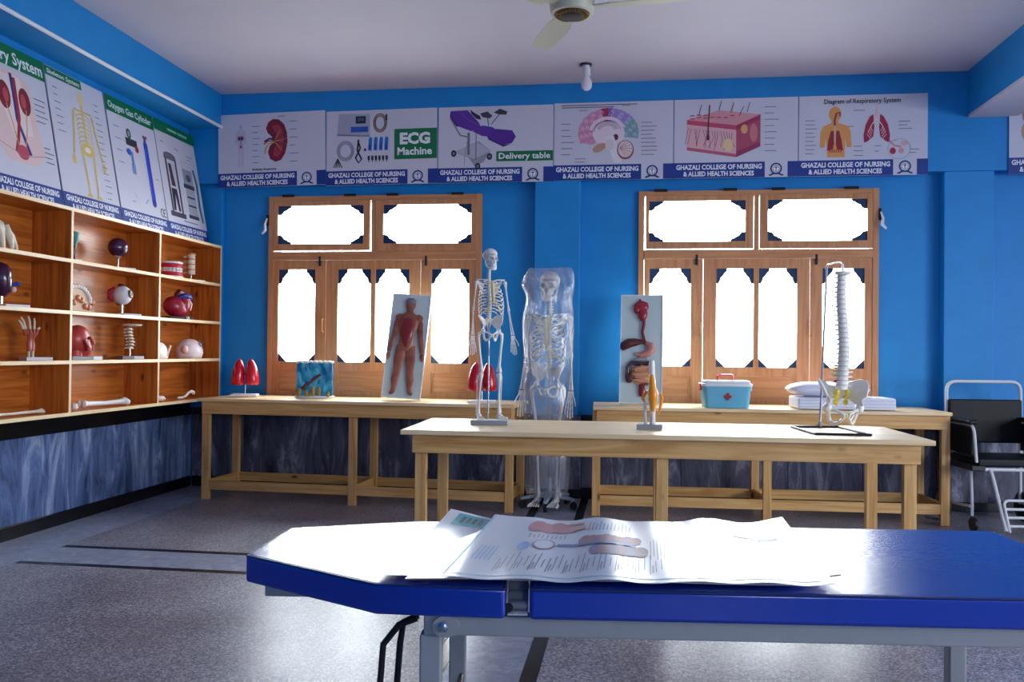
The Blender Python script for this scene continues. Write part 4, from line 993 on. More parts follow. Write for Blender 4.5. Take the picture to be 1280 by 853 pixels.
# life-size skeleton on a five-star castor stand, in front of the pillar
SKX, SKY = -.60, 6.33
big = skeleton('skeleton_model', 'life-size skeleton on a castor stand inside clear plastic, before the blue pillar', (SKX, SKY, 0), R(-6), 1.0, .0, R(-8), arms=((R(-4), R(1)), (R(-4), R(-1))))
MB().use(STEEL).tube([(0, .075, .09), (0, .075, 1.0), (0, .06, 1.05)], .008, 8).build('stand_rod', big, smooth=True)
base = MB().use(BLUE_GREY).lathe([(.045, .075), (.045, .115), (.02, .125), (.016, .22)], 16, (0, .075, 0)).build('stand_hub', big, smooth=True)
for i in range(5):
    an = R(-90 + 72 * i + 4); d = Vector((math.cos(an), math.sin(an), 0)); c = Vector((0, .075, 0)); n_ = Vector((-d.y, d.x, 0))
    ln = .215
    P = [c + d * .03 + n_ * .022, c + d * ln + n_ * .012, c + d * ln - n_ * .012, c + d * .03 - n_ * .022]
    m = MB().use(BLUE_GREY); m.add([(p.x, p.y, z) for p, z in zip(P, (.112, .082, .082, .112))] + [(p.x, p.y, z) for p, z in zip(P, (.080, .062, .062, .080))], [(0, 1, 2, 3), (7, 6, 5, 4), (0, 4, 5, 1), (1, 5, 6, 2), (2, 6, 7, 3), (3, 7, 4, 0)])
    arm = m.build('stand_foot', big, bevel=.003)
    w = MB().use(BLACK_PL); e = c + d * (ln - .015)
    w.lathe([(.010, -.012), (.026, -.012), (.028, -.008), (.028, .008), (.026, .012), (.010, .012)], 14, (e.x, e.y, .028), rot=Matrix.Rotation(an + R(90), 3, 'Z') @ rotx(R(90)) if False else rotz(an) @ rotx(R(90))); w.tube([(e.x, e.y, .03), (e.x, e.y, .065)], .008, 6)
    w.build('castor', arm, smooth=True)
# clear bag pulled over it
def bag_mesh():
    lv = [(.10, .15, .115), (.16, .165, .125), (.35, .165, .13), (.60, .170, .13), (.75, .182, .135), (.95, .182, .13), (1.15, .178, .13), (1.35, .176, .125), (1.44, .174, .12), (1.50, .165, .115), (1.56, .160, .11), (1.64, .180, .10), (1.70, .178, .075), (1.75, .165, .035), (1.775, .150, .006)]
    nz, na = 80, 72; V = []
    for i in range(nz + 1):
        t = i / nz; z = .10 + (1.775 - .10) * t
        for a_, b_ in zip(lv, lv[1:]):
            if a_[0] <= z <= b_[0] + 1e-9:
                f = (z - a_[0]) / (b_[0] - a_[0]); wx = a_[1] + (b_[1] - a_[1]) * f; wy = a_[2] + (b_[2] - a_[2]) * f; break
        for j in range(na):
            an = 2 * math.pi * j / na; c_, s_ = math.cos(an), math.sin(an)
            x = wx * math.copysign(abs(c_) ** .7, c_); y = wy * math.copysign(abs(s_) ** .8, s_)
            nn = noise.noise(Vector((x * 9 + 3, y * 9, z * 3.2))) * .020 + noise.noise(Vector((x * 26, y * 26, z * 9))) * .008
            k = 1 + nn / max(wx, .05)
            xx = x * k + .010 * noise.noise(Vector((1, 2, z * 4)))
            if z > 1.5: xx += -.030 * math.exp(-((z - 1.66) / .06) ** 2) * (1 if x < -.1 else 0)
            V.append((xx, y * k - .005, z + .012 * noise.noise(Vector((x * 5, 7, 1))) * (1 if z > 1.7 else .2)))
    F = [(i * na + j, i * na + (j + 1) % na, (i + 1) * na + (j + 1) % na, (i + 1) * na + j) for i in range(nz) for j in range(na)]
    mb = MB().use(FILM); mb.add(V, F); return mb.mesh('plastic_bag', True)
bag = link('plastic_bag', bag_mesh()); bag.location = (SKX, SKY, .0); bag.rotation_euler = (0, 0, R(8))
tag(bag, 'crinkled clear plastic bag pulled over the life-size skeleton', 'bag')

# small skeleton on the pine table
small = skeleton('skeleton_model', 'small white skeleton on a grey block base, standing on the middle pine table', (-.755, 4.62, FZ), R(24), .54, .012, R(10), legs=((R(4), R(2)), (R(-5), R(-1))), arms=((R(0), R(2)), (R(-2), R(-5))))
MB().use(GREY_PL).box((.01, .02, .0125), (.20, .12, .025), rotz(R(-22))).build('base_block', small, bevel=.002)
MB().use(STEEL).tube([(.0, .03, .02), (.0, .03, .52), (0, .030, .58)], .0045, 8).build('stand_rod', small, smooth=True)

# ================================================================== MODELS ON THE TABLES
# spine with pelvis on a rod stand
sp = thing('spine_model', 'flexible spine with pelvis hanging from a rod stand on the middle table', 'spine model', (1.10, 4.72, FZ), R(6))
def sv(mb, t, z, h):
    k = 1.36 - .42 * t; y = .012 * math.sin(t * 6.6 + 2.4); x = .004 * math.sin(t * 5.0)
    dark = BONE_W
    mb.use(dark).lathe([(.0185 * k + .004, -h * .40), (.0165 * k + .003, 0), (.0185 * k + .004, h * .40)], 12, (x, y, z), 1.15, 1)
    mb.use(mat('disc_grey', (190, 184, 172), .5)).lathe([(.018 * k + .003, h * .4), (.018 * k + .003, h * .6)], 12, (x, y, z), 1.12, 1)
    mb.use(dark)
    for sx in (-1, 1): mb.tube([(x + sx * .012, y + .010, z), (x + sx * (.044 * (1.12 - .30 * t)), y + .018, z + .005), (x + sx * (.053 * (1.12 - .30 * t)), y + .020, z + .006)], [.006, .0042, .0052], 6)
    mb.tube([(x, y + .016, z), (x, y + .05 * (1.1 - .4 * t), z - .014)], [.007, .003], 5)
vm = MB(); n = 24; z0, z1 = .215, .815
for i in range(n): sv(vm, i / (n - 1), z0 + (z1 - z0) * (i + .5) / n, (z1 - z0) / n)
vm.build('vertebrae', sp, smooth=True)
MB().use(BONE_W).lathe([(.012, .815), (.030, .820), (.034, .828), (.030, .838), (.01, .840)], 14, (.0, .0, 0), 1.25, 1).build('top_plate', sp, smooth=True)
pm = MB(); hip_geo(pm, BONE_W, -.78, .90); pm.build('pelvis', sp, smooth=True)
for sx in (-1, 1):
    ym = MB().use(plas('yellow_nerve', (222, 196, 40)))
    for k in range(3): ym.ell((sx * .026, -.002 + .012 * k, .205 - .028 * k), (.013, .012, .016))
    ym.build('nerve_root', sp, smooth=True)
mb = MB().use(plas('yellow_nerve', (222, 196, 40)))
for k in range(3): mb.ell((-.032, .006, .29 + .026 * k), (.011, .007, .006))
mb.use(plas('red_disc', (190, 30, 40))).ell((-.034, .0, .262), (.010, .008, .008)); mb.build('lumbar_nerves', sp, smooth=True)
rm = MB().use(DARK_METAL)
C4 = [(-.215, .16, .006), (.05, .19, .006), (.05, -.27, .006), (-.215, -.25, .006)]
for a_, b_ in zip(C4, C4[1:] + C4[:1]): rm.tube([a_, b_], .006, 8)
rm.build('base_frame', sp, smooth=True)
MB().use(STEEL).tube([(-.055, .177, .006), (-.055, .177, .05), (-.030, .16, .880), (-.027, .15, .890), (-.018, .08, .893), (-.002, .03, .890), (.0, .0, .88), (.0, 0, .838)], [.006] * 3 + [.0045] * 5, 8).build('stand_rod', sp, smooth=True)
MB().use(GREY_PL).ell((-.055, .177, .02), (.013, .013, .016)).build('rod_socket', sp, smooth=True)

# knee joint
kn = thing('knee_model', 'knee joint model with orange muscle on a small grey base on the middle table', 'knee model', (.105, 4.56, FZ), R(-4))
MB().use(GREY_PL).bb(-.068, .062, -.045, .045, 0, .028).build('base_block', kn, bevel=.003)
m = MB().use(BONE_W).tube([(.005, 0, .358), (.005, 0, .34), (.008, 0, .27), (.010, 0, .215), (.012, 0, .19), (.012, 0, .172)], [.013, .015, .015, .018, .030, .028], 12); m.use(mat('bone_marrow_grey', (90, 84, 80), .6)).tube([(.005, 0, .3585), (.005, 0, .350)], .0105, 10); m.build('thigh_bone', kn, smooth=True)
MB().use(BONE_W).tube([(.012, 0, .168), (.012, 0, .155), (.010, 0, .12), (.012, 0, .07), (.012, 0, .026)], [.029, .028, .017, .014, .015], 12).build('shin_bone', kn, smooth=True)
MB().use(BONE_W).tube([(-.028, .006, .150), (-.030, .006, .135), (-.027, .006, .08), (-.024, .006, .026)], [.010, .011, .007, .010], 10).build('calf_bone', kn, smooth=True)
OR = plas('orange_muscle', (232, 146, 22), .35)
MB().use(OR).tube([(.006, -.012, .285), (.006, -.016, .262), (.009, -.020, .225), (.013, -.026, .19), (.014, -.026, .155), (.014, -.022, .125), (.014, -.016, .095)], [.008, .016, .018, .024, .022, .014, .008], 12).build('front_muscle', kn, smooth=True)
MB().use(OR).tube([(.050, .0, .185), (.060, .0, .165), (.052, .0, .125), (.045, .0, .095), (.034, .0, .070)], [.006, .010, .008, .007, .005], 8).build('ligament', kn, smooth=True)
MB().use(OR).tube([(-.016, -.012, .200), (-.034, -.006, .175), (-.040, 0, .160), (-.032, 0, .145)], [.006, .009, .010, .006], 8).build('ligament', kn, smooth=True)

# -------- relief panels leaning behind the benches
PANEL = mat('pale_green_panel', (196, 214, 216), .25, coat=.4)
def panel(label, loc, lean, tilt, rz, W, H):
    t = thing('relief_panel', label, 'anatomy panel', loc)
    t.rotation_euler = (Matrix.Rotation(rz, 4, 'Z') @ Matrix.Rotation(-lean, 4, 'X') @ Matrix.Rotation(tilt, 4, 'Y')).to_euler()
    MB().use(PANEL).bb(-W / 2, W / 2, 0, .028, 0, H).build('board', t, bevel=.004)
    e = holes(MB().use(WHITE_PL), -W / 2, W / 2, 0, H, [(-W / 2 + .008, W / 2 - .008, .008, H - .008)], -.004, .0, 'xz'); e.build('rim', t)
    return t
pa = panel('relief panel of a standing brown muscle figure, tilted sideways before the left window', (-1.74, 6.42, TZ + .015), R(13), R(3.4), R(4), .305, .83)
FL = mat('brown_muscle_figure', (168, 104, 80), .35, vary=.35, vscale=14, rgb2=(122, 62, 54))
b = MB().use(FL); FT = (1, .45, 1)
b.ell((.0, -.012, .742), (.040, .022, .052)); b.tube([(0, -.01, .70), (0, -.012, .66)], [.026, .032], 10, FT)
b.tube([(0, -.012, .675), (0, -.014, .645), (0, -.016, .56), (0, -.016, .47), (0, -.015, .42), (0, -.012, .37)], [.034, .078, .078, .058, .064, .044], 14, FT)
for sx in (-1, 1):
    b.tube([(sx * .060, -.012, .648), (sx * .088, -.012, .59), (sx * .102, -.012, .50), (sx * .116, -.012, .42), (sx * .128, -.012, .36)], [.026, .026, .021, .019, .014], 10, FT)
    b.ell((sx * .072, -.012, .632), (.036, .020, .034)); b.ell((sx * .134, -.012, .325), (.018, .012, .034), roty(R(-sx * 10)))
    b.tube([(sx * .034, -.012, .41), (sx * .044, -.013, .30), (sx * .050, -.012, .21), (sx * .058, -.013, .14), (sx * .060, -.012, .075), (sx * .064, -.013, .05)], [.042, .040, .029, .030, .018, .018], 10, FT)
    b.tube([(sx * .058, -.014, .055), (sx * .072, -.016, .040), (sx * .088, -.014, .030)], [.015, .016, .010], 8, FT)
b.build('muscle_figure', pa, smooth=True)
m = MB().use(plas('dark_red_organ', (128, 34, 40), .3)); m.tube([(0, -.034, .635), (0, -.044, .57), (0, -.044, .49), (0, -.038, .43), (0, -.034, .39)], [.034, .052, .048, .030, .008], 12, (1, .35, 1)); m.build('trunk_muscle', pa, smooth=True)
MB().use(mat('grey_skull_cap', (120, 116, 122), .4)).ell((.0, -.014, .764), (.041, .0235, .034)).build('head_cap', pa, smooth=True)

pd = panel('relief panel of the digestive tract with dark liver, before the right window edge', (.075, 6.44, TZ + .006), R(11), 0.0, R(-3), .315, .83)
DR = plas('dark_red_organ', (128, 34, 40), .3); PK = plas('pink_organ', (196, 128, 118), .35); LIV = plas('liver_brown', (84, 32, 40), .3); INT = plas('intestine_tan', (206, 150, 118), .35); RD = plas('muscle_red', (150, 30, 48), .3)
m = MB().use(RD); m.ell((-.005, -.012, .735), (.056, .024, .046)); m.ell((-.036, -.014, .715), (.026, .020, .036)); m.ell((.006, -.014, .68), (.036, .022, .058)); m.tube([(-.012, -.01, .775), (-.016, -.01, .795)], [.012, .006], 8); m.tube([(.03, -.01, .76), (.045, -.01, .755)], [.012, .006], 8); m.build('throat', pd, smooth=True)
MB().use(DR).tube([(.015, -.01, .66), (.018, -.012, .60), (.006, -.012, .54), (.02, -.012, .48), (.035, -.014, .45)], .011, 10).build('gullet', pd, smooth=True)
m = MB().use(LIV); m.tube([(-.145, -.012, .405), (-.13, -.014, .43), (-.09, -.016, .455), (-.045, -.014, .462), (.0, -.012, .465), (.03, -.010, .455)], [.016, .033, .036, .030, .018, .008], 12, (1, .6, 1)); m.build('liver', pd, smooth=True)
MB().use(PK).tube([(.035, -.016, .455), (.065, -.018, .44), (.072, -.018, .405), (.045, -.018, .375), (.005, -.016, .362), (-.035, -.016, .372)], [.016, .028, .032, .030, .024, .014], 12, (1, .7, 1)).build('stomach', pd, smooth=True)
MB().use(plas('dark_bowel', (70, 48, 62), .3)).tube([(-.08, -.012, .17), (-.10, -.014, .21), (-.098, -.014, .27), (-.07, -.016, .305), (-.02, -.016, .298), (.03, -.016, .298), (.07, -.016, .31), (.088, -.014, .27), (.088, -.014, .20), (.06, -.012, .155), (.03, -.012, .15)], .017, 10).build('large_bowel', pd, smooth=True)
MB().use(plas('grey_organ', (150, 150, 160), .3)).tube([(-.055, -.018, .325), (-.01, -.022, .33), (.045, -.02, .335)], [.008, .018, .010], 8).build('pancreas', pd, smooth=True)
m = MB().use(INT); rr = random.Random(3)
P = [(-.06 + .12 * (.5 + .5 * math.sin(k * 1.7)), -.032 - .004 * math.sin(k), .27 - .0045 * k) for k in range(24)]
m.tube(P, .017, 8); m.ell((0, -.014, .21), (.075, .020, .07)); m.build('small_bowel', pd, smooth=True)
MB().use(LIV).ell((-.085, -.016, .20), (.030, .014, .05)).build('blind_gut', pd, smooth=True)
m = MB().use(DR).tube([(.01, -.01, .16), (.008, -.014, .12), (.012, -.014, .075), (.01, -.012, .05)], [.020, .024, .028, .018], 10, (1, .6, 1)); m.build('rectum', pd, smooth=True)

# -------- lungs, skin block
LUNG = plas('glossy_red_lung', (196, 8, 34), .22)
def lungs(label, loc, rz, k=1.0):
    t = thing('lung_model', label, 'lung model', loc, rz, 'red lung models'); t.scale = (k, k, k)
    MB().use(WHITE_PL).bb(-.095, .095, -.06, .06, 0, .018).build('base_block', t, bevel=.003)
    MB().use(STEEL).tube([(0, .01, .016), (0, .01, .11)], .004, 8).build('stand_rod', t, smooth=True)
    for sx in (-1, 1):
        m = MB().use(LUNG); V = []; n, L = 20, 16
        prof = [(.0, .0), (.8, .0), (.95, .008), (1.0, .03), (.99, .06), (.94, .09), (.85, .12), (.72, .145), (.55, .166), (.36, .182), (.16, .192), (.02, .195)]
        for r_, z in prof:
            for j in range(n):
                an = 2 * math.pi * j / n; x = .052 * r_ * math.cos(an); y = .055 * r_ * math.sin(an)
                if x * sx < 0: x *= .86
                V.append((sx * .052 + x - sx * .016 * (z / .195) ** 1.5 * -1 * .0 - sx * .012 * (z / .195), y, .085 + z))
        K = len(prof)
        m.add(V, [(i * n + j, i * n + (j + 1) % n, (i + 1) * n + (j + 1) % n, (i + 1) * n + j) for i in range(K - 1) for j in range(n)] + [list(range((K - 1) * n, K * n))])
        m.build('lung_lobe', t, smooth=True)
    MB().use(plas('dark_red_organ', (128, 34, 40))).tube([(-.02, .0, .15), (0, 0, .165), (.02, 0, .15)], .01, 8).build('bronchus', t, smooth=True)
    return t
lungs('red lung pair on white base beside the left wall shelf', (-3.03, 6.50, TZ + .004), R(14), 1.06)
lungs('red lung pair on white base behind the small skeleton', (-1.085, 6.28, TZ - .0), R(6), 1.06)
def swirl_mat():
    m = bpy.data.materials.new('painted_tissue'); m.use_nodes = True; nt = m.node_tree; N = nt.nodes.new; L = nt.links.new; b_ = nt.nodes['Principled BSDF']
    tc = N('ShaderNodeTexCoord'); n_ = N('ShaderNodeTexNoise'); n_.inputs['Scale'].default_value = 11; n_.inputs['Detail'].default_value = 4; n_.inputs['Distortion'].default_value = 2.5
    mp = N('ShaderNodeMapping'); mp.inputs['Scale'].default_value = (1, 1, .6); L(tc.outputs['Object'], mp.inputs['Vector']); L(mp.outputs[0], n_.inputs['Vector'])
    r = N('ShaderNodeValToRGB'); e = r.color_ramp.elements; e[0].position = .3; e[0].color = lin((16, 66, 128)) + (1,); e[1].position = .75; e[1].color = lin((110, 184, 190)) + (1,)
    k = e.new(.48); k.color = lin((24, 128, 176)) + (1,); k = e.new(.62); k.color = lin((60, 160, 190)) + (1,)
    L(n_.outputs['Fac'], r.inputs['Fac']); L(r.outputs['Color'], b_.inputs['Base Color']); b_.inputs['Roughness'].default_value = .3; return m
tb = thing('tissue_block_model', 'turquoise painted tissue block on a white oval base on the left bench', 'tissue model', (-2.46, 6.52, TZ + .001), R(16))
MB().use(WHITE_PL).lathe([(.15, 0), (.155, .004), (.155, .014), (.148, .018)], 28, (0, 0, 0), 1, .6).build('base_plate', tb, smooth=True)
SW = swirl_mat()
mb = MB().use(SW); 
mb.surf(lambda u, v: ((u - .5) * .268, -.068 + .006 * math.sin(u * 20 + v * 9) * v, .018 + v * .262), 16, 16); mb.surf(lambda u, v: (.134 + .004 * math.sin(v * 14 + u * 5), -.068 + u * .136, .018 + v * .262), 8, 16); mb.surf(lambda u, v: (-.134 - .004 * math.sin(v * 12 + u * 5), .068 - u * .136, .018 + v * .262), 8, 16); mb.surf(lambda u, v: (.134 - u * .268, .068, .018 + v * .262), 8, 8); mb.surf(lambda u, v: ((u - .5) * .268, (v - .5) * .136, .28), 8, 8); mb.surf(lambda u, v: ((u - .5) * .268, (.5 - v) * .136, .018), 4, 4)
mb.build('tissue_block', tb, smooth=True)
for yy in (-.066, .05):
    m = MB().use(BONE_W)
    for k in range(15): m.ell((-.13 + .0186 * k, yy, .280 + .004 * (k % 2)), (.014, .010, .010), None, 8, 6)
    m.build('frilled_edge', tb, smooth=True)
m = MB().use(plas('brown_vessel', (84, 40, 38), .35)).tube([(-.085, -.074, .072), (-.06, -.080, .10), (-.02, -.076, .13), (.0, -.078, .150), (.05, -.076, .185)], [.018, .014, .008, .014, .010], 8, (1, .5, 1)); m.build('vessel', tb, smooth=True)
OC = plas('ochre_fat', (150, 122, 40), .4)
m = MB().use(OC)
for x, z, h in ((-.115, .05, .035), (-.06, .035, .03), (-.01, .05, .05), (.035, .045, .045), (.105, .03, .022), (-.03, .025, .02)): m.ell((x, -.066, z), (.018, .010, h))
m.build('fat_lobes', tb, smooth=True)

# -------- first aid box
fa = thing('first_aid_box', 'light blue first aid box with white lid, red handle and cross', 'first aid box', (.67, 6.30, TZ + .002), R(4))
TEAL = plas('light_blue_plastic', (96, 176, 208), .35)
def rr_box(w, d, r_, n=5):
    P = []
    for cx, cy, a0 in ((w / 2 - r_, d / 2 - r_, 0), (-w / 2 + r_, d / 2 - r_, 90), (-w / 2 + r_, -d / 2 + r_, 180), (w / 2 - r_, -d / 2 + r_, 270)):
        for k in range(n + 1): P.append((cx + r_ * math.cos(R(a0 + 90 * k / n)), cy + r_ * math.sin(R(a0 + 90 * k / n))))
    return P
m = MB().use(TEAL); P0 = rr_box(.305, .19, .03); P1 = rr_box(.335, .21, .03); n = len(P0)
m.add([(a_, b_, 0) for a_, b_ in P0] + [(a_, b_, .15) for a_, b_ in P1], [list(range(n))[::-1], list(range(n, 2 * n))] + [(i, (i + 1) % n, n + (i + 1) % n, n + i) for i in range(n)]); m.build('body', fa, smooth=True)
m = MB().use(WHITE_PL).prism(rr_box(.352, .226, .035), .150, .172); m.prism(rr_box(.320, .196, .03), .172, .190); m.build('lid', fa, smooth=True, bevel=.005)
HR = plas('red_plastic', (226, 52, 62), .35)
MB().use(HR).tube([(-.052, 0, .188), (-.052, 0, .222), (-.044, 0, .228), (.044, 0, .228), (.052, 0, .222), (.052, 0, .188)], .008, 8).build('handle', fa, smooth=True)
m = MB().use(plas('dark_red_plastic', (150, 14, 40), .4)); m.bb(-.010, .010, -.1062, -.100, .055, .105); m.bb(-.026, .026, -.1064, -.100, .070, .090); m.build('cross_emblem', fa)
for s_ in (-1, 1): MB().use(HR if s_ < 0 else WHITE_PL).bb(s_ * .176 - .006, s_ * .176 + .006, -.03, .03, .12, .168).build('clip', fa, bevel=.003)

# -------- pillow on a wrapped linen pack
LIN = mat('white_wrapped_linen', (222, 224, 236), .35, bump=.15, bscale=12)
lk = MB().use(LIN); lk.prism([(-.33, -.15), (.33, -.15), (.335, .14), (-.325, .14)], 0, .082)
o = lk.build('linen_pack', None, smooth=True, bevel=.012, seg=3); o.location = (1.47, 6.35, TZ + .004); o.rotation_euler = (0, 0, R(4)); tag(o, 'flat white wrapped linen pack under the pillow on the right bench', 'linen pack')
for k in range(3): B(mat('pack_fold_grey', (176, 178, 196), .4), -.327, .327, -.1525, -.150, .018 + .022 * k, .021 + .022 * k).build('fold_line', o)
pl = MB().use(LIN); 
def pil(d, q):
    return Vector((math.copysign(abs(d.x) ** .55, d.x) * .285, math.copysign(abs(d.y) ** .6, d.y) * .13, q.z * (1 - .35 * max(abs(d.x), abs(d.y)) ** 4)))
pl.ell((0, 0, 0), (.285, .13, .052), None, 32, 14, pil); o = pl.build('pillow', None, smooth=True); o.location = (1.38, 6.36, TZ + .139); o.rotation_euler = (0, 0, R(3)); tag(o, 'rounded white pillow lying on the wrapped linen pack', 'pillow')

# -------- commode wheelchair at the right edge
wc = thing('wheelchair', 'black transport wheelchair with white tube frame beside the right pillar', 'wheelchair', (2.495, 6.26, 0), R(5))
w2 = .255
def rnd(P, r_=.05, n=5):
    """polyline with rounded corners"""
    P = [Vector(p) for p in P]; O = [P[0]]
    for a_, b_, c_ in zip(P, P[1:], P[2:]):
        u = (a_ - b_); v = (c_ - b_); k = min(r_, u.length * .45, v.length * .45); s0 = b_ + u.normalized() * k; s1 = b_ + v.normalized() * k
        for i in range(n + 1):
            t = i / n; O.append(s0.lerp(b_, t).lerp(b_.lerp(s1, t), t))
    O.append(P[-1]); return O
MB().use(WHITE_METAL).tube(rnd([(-w2, .24, .12), (-w2, .24, .98), (w2, .24, .98), (w2, .24, .12)], .07), .012, 10).build('back_frame', wc, smooth=True)
MB().use(BLACK_VINYL).bb(-w2 + .004, w2 - .004, .205, .235, .55, .855).build('backrest', wc, bevel=.012, seg=3)
MB().use(BLACK_VINYL).bb(-w2 + .01, w2 - .01, -.20, .21, .43, .485).build('seat', wc, bevel=.015, seg=3)
for sx in (-1, 1):
    a_ = MB().use(WHITE_METAL).tube(rnd([(sx * w2, .24, .70), (sx * w2, -.16, .70), (sx * w2, -.20, .46)], .06), .010, 8).build('arm_frame', wc, smooth=True)
    MB().use(BLACK_VINYL).bb(sx * w2 - .03, sx * w2 + .03, -.16, .20, .705, .735).build('arm_pad', a_, bevel=.010, seg=3)
    MB().use(BLACK_VINYL).bb(sx * w2 - .012, sx * w2 + .012, -.15, .22, .50, .69).build('side_panel', a_, bevel=.006)
    MB().use(BLACK_PL).bb(sx * w2 - .04, sx * w2 + .05, -.22, .10, .405, .44).build('seat_bracket', wc, bevel=.006)
    MB().use(WHITE_METAL).tube([(sx * w2, .24, .13), (sx * w2, -.12, .16)], .010, 8).build('lower_rail', wc, smooth=True)
    MB().use(WHITE_METAL).tube(rnd([(sx * w2, -.12, .43), (sx * w2, -.14, .20), (sx * w2, -.14, .10)], .03), .010, 8).build('front_post', wc, smooth=True)
    w = MB().use(BLACK_PL).lathe([(.02, -.018), (.095, -.016), (.105, -.008), (.105, .008), (.095, .016), (.02, .018)], 24, (sx * (w2 + .02), .24, .105), rot=roty(R(90))); w.build('rear_wheel', wc, smooth=True)
    w = MB().use(BLACK_PL).lathe([(.012, -.012), (.044, -.012), (.048, -.006), (.048, .006), (.044, .012), (.012, .012)], 18, (sx * w2, -.16, .048), rot=roty(R(90))); w.tube([(sx * w2, -.14, .10), (sx * w2 + .016, -.16, .048)], .008, 6); w.build('castor', wc, smooth=True)
    f_ = MB().use(WHITE_METAL).tube(rnd([(sx * .175, -.14, .42), (sx * .172, -.22, .41), (sx * .165, -.40, .05)], .05), .012, 8).build('footrest_hanger', wc, smooth=True)
MB().use(WHITE_METAL).tube([(-w2 + .02, -.20, .415), (w2 - .02, -.20, .415)], .011, 8).build('front_bar', wc, smooth=True)
ft = MB().use(WHITE_METAL).tube(rnd([(-.148, -.41, .045), (-.150, -.33, .235), (.150, -.33, .235), (.148, -.41, .045)], .04), .009, 8).build('footrest_frame', wc, smooth=True)
for k in range(3): MB().use(WHITE_METAL).tube([(-.149, -.352 - .021 * k, .183 - .05 * k), (.149, -.352 - .021 * k, .183 - .05 * k)], .009, 8).build('footrest_bar', wc, smooth=True)

# -------- ceiling fan and lamp holder
fan = thing('ceiling_fan', 'cream ceiling fan with dark gold ringed hub', 'ceiling fan', (-.315, 4.42, 2.905))
MB().use(CREAM).lathe([(.085, -.01), (.108, -.005), (.115, .02), (.118, .06), (.112, .085), (.10, .10), (.05, .125), (.022, .135)], 32).build('motor_housing', fan, smooth=True)
MB().use(CREAM).tube([(0, 0, .12), (0, 0, .35)], .012, 10).build('down_rod', fan, smooth=True)
MB().use(CREAM).lathe([(.02, .30), (.05, .32), (.062, .36), (.062, .368)], 20).build('ceiling_cup', fan, smooth=True)
g = MB().use(mat('dark_bronze', (48, 20, 24), .7, 0)).lathe([(.005, -.022), (.052, -.022), (.060, -.016)], 28); g.use(mat('bronze_brown', (96, 52, 26), .35, .5)).lathe([(.058, -.018), (.090, -.012), (.094, -.006), (.088, -.004)], 28)
g.build('hub_disc', fan, smooth=True)
g = MB().use(GOLD)
for k in range(30):
    an = R(12 * k); g.box((.072 * math.cos(an), .072 * math.sin(an), -.0165), (.020, .004, .004), rotz(an))
g.build('gold_ring', fan)
for k in range(3):
    an = math.atan2(.46, -.19) - R(120) * k
    Rm = rotz(an) @ rotx(R(11)); bl = MB().use(CREAM); P = [(.17, -.055), (.25, -.066), (.50, -.062), (.575, -.05), (.59, -.02), (.59, .03), (.57, .055), (.50, .064), (.25, .062), (.17, .05)]
    bl.prism(P, .018, .022); bl.v = [Rm @ p for p in bl.v]; bo = bl.build('blade', fan)
    ar = MB().use(CREAM).prism([(.09, -.022), (.20, -.030), (.22, 0), (.20, .030), (.09, .022)], .022, .030); ar.v = [Rm @ p for p in ar.v]; ar.build('blade_bracket', bo)
lh = thing('ceiling_lamp', 'white bulb in an angled holder on the ceiling near the back beam', 'lamp', (-.345, 6.32, ZC))
MB().use(DARK_METAL).lathe([(.042, -.012), (.046, -.004), (.046, 0)], 20).build('rose', lh, smooth=True)
MB().use(WHITE_PL).tube([(0, 0, -.01), (.006, -.004, -.04), (.008, -.006, -.09)], [.028, .028, .030], 14).build('holder', lh, smooth=True)
MB().use(mat('frosted_bulb', (226, 220, 232), .3)).lathe([(.016, 0), (.024, -.02), (.037, -.048), (.040, -.070), (.034, -.094), (.018, -.108), (.003, -.111)], 20, (.008, -.006, -.085)).build('bulb', lh, smooth=True)

# ================================================================== MODELS IN THE SHELF
S1, S2, S3, S4 = 1.694, 1.378, 1.074, .756     # standing heights of the four rows, top row first
MX = -3.50
DPUR = plas('dark_purple_organ', (66, 30, 62), .18); SKINP = plas('pale_pink_plastic', (222, 176, 160), .4); GUM = plas('gum_red', (196, 40, 60), .35)
def base(t, w, d, h, m=WHITE_PL, c=(0, 0)): return MB().use(m).bb(c[0] - w / 2, c[0] + w / 2, c[1] - d / 2, c[1] + d / 2, 0, h).build('base_block', t, bevel=.002)
def rod(t, z0, z1, x=0, y=0, r_=.005): return MB().use(STEEL).tube([(x, y, z0), (x, y, z1)], r_, 8).build('stand_rod', t, smooth=True)
FACE = R(62)     # models turned to face the room and the camera
# row 1
t = thing('foot_model', 'beige bone joint model in the top row, cut by the left picture edge', 'anatomy model', (MX, 4.40, S1), R(90))
m = MB().use(BONE); m.ell((-.06, 0, .10), (.075, .05, .075)); m.tube([(.0, 0, .13), (.05, -.01, .085), (.085, -.015, .03), (.095, -.015, .006)], [.030, .024, .014, .009], 10); m.tube([(-.02, -.03, .14), (.0, -.045, .07), (.01, -.05, .01)], [.02, .022, .012], 10); m.tube([(-.08, -.02, .15), (-.07, -.045, .06), (-.06, -.05, .006)], [.02, .022, .014], 10); m.build('bones', t, smooth=True)
t = thing('ear_model', 'narrow teal topped model half hidden behind the shelf divider in the top row', 'anatomy model', (MX + .03, 4.985, S1), 0)
base(t, .07, .06, .012); m = MB().use(plas('teal_organ', (20, 128, 130), .3)).tube([(0, 0, .10), (0, .0, .15), (.0, 0, .185), (0, 0, .19)], [.014, .026, .030, .014], 12); m.build('top_organ', t, smooth=True); MB().use(DPUR).tube([(0, 0, .012), (0, 0, .05), (0, 0, .105)], [.008, .016, .012], 10).build('stem', t, smooth=True)
t = thing('kidney_model', 'glossy dark purple ball shaped organ on a stand in the top row', 'anatomy model', (MX, 5.50, S1), FACE)
base(t, .12, .08, .014, c=(.05, 0)); rod(t, .012, .085, r_=.007)
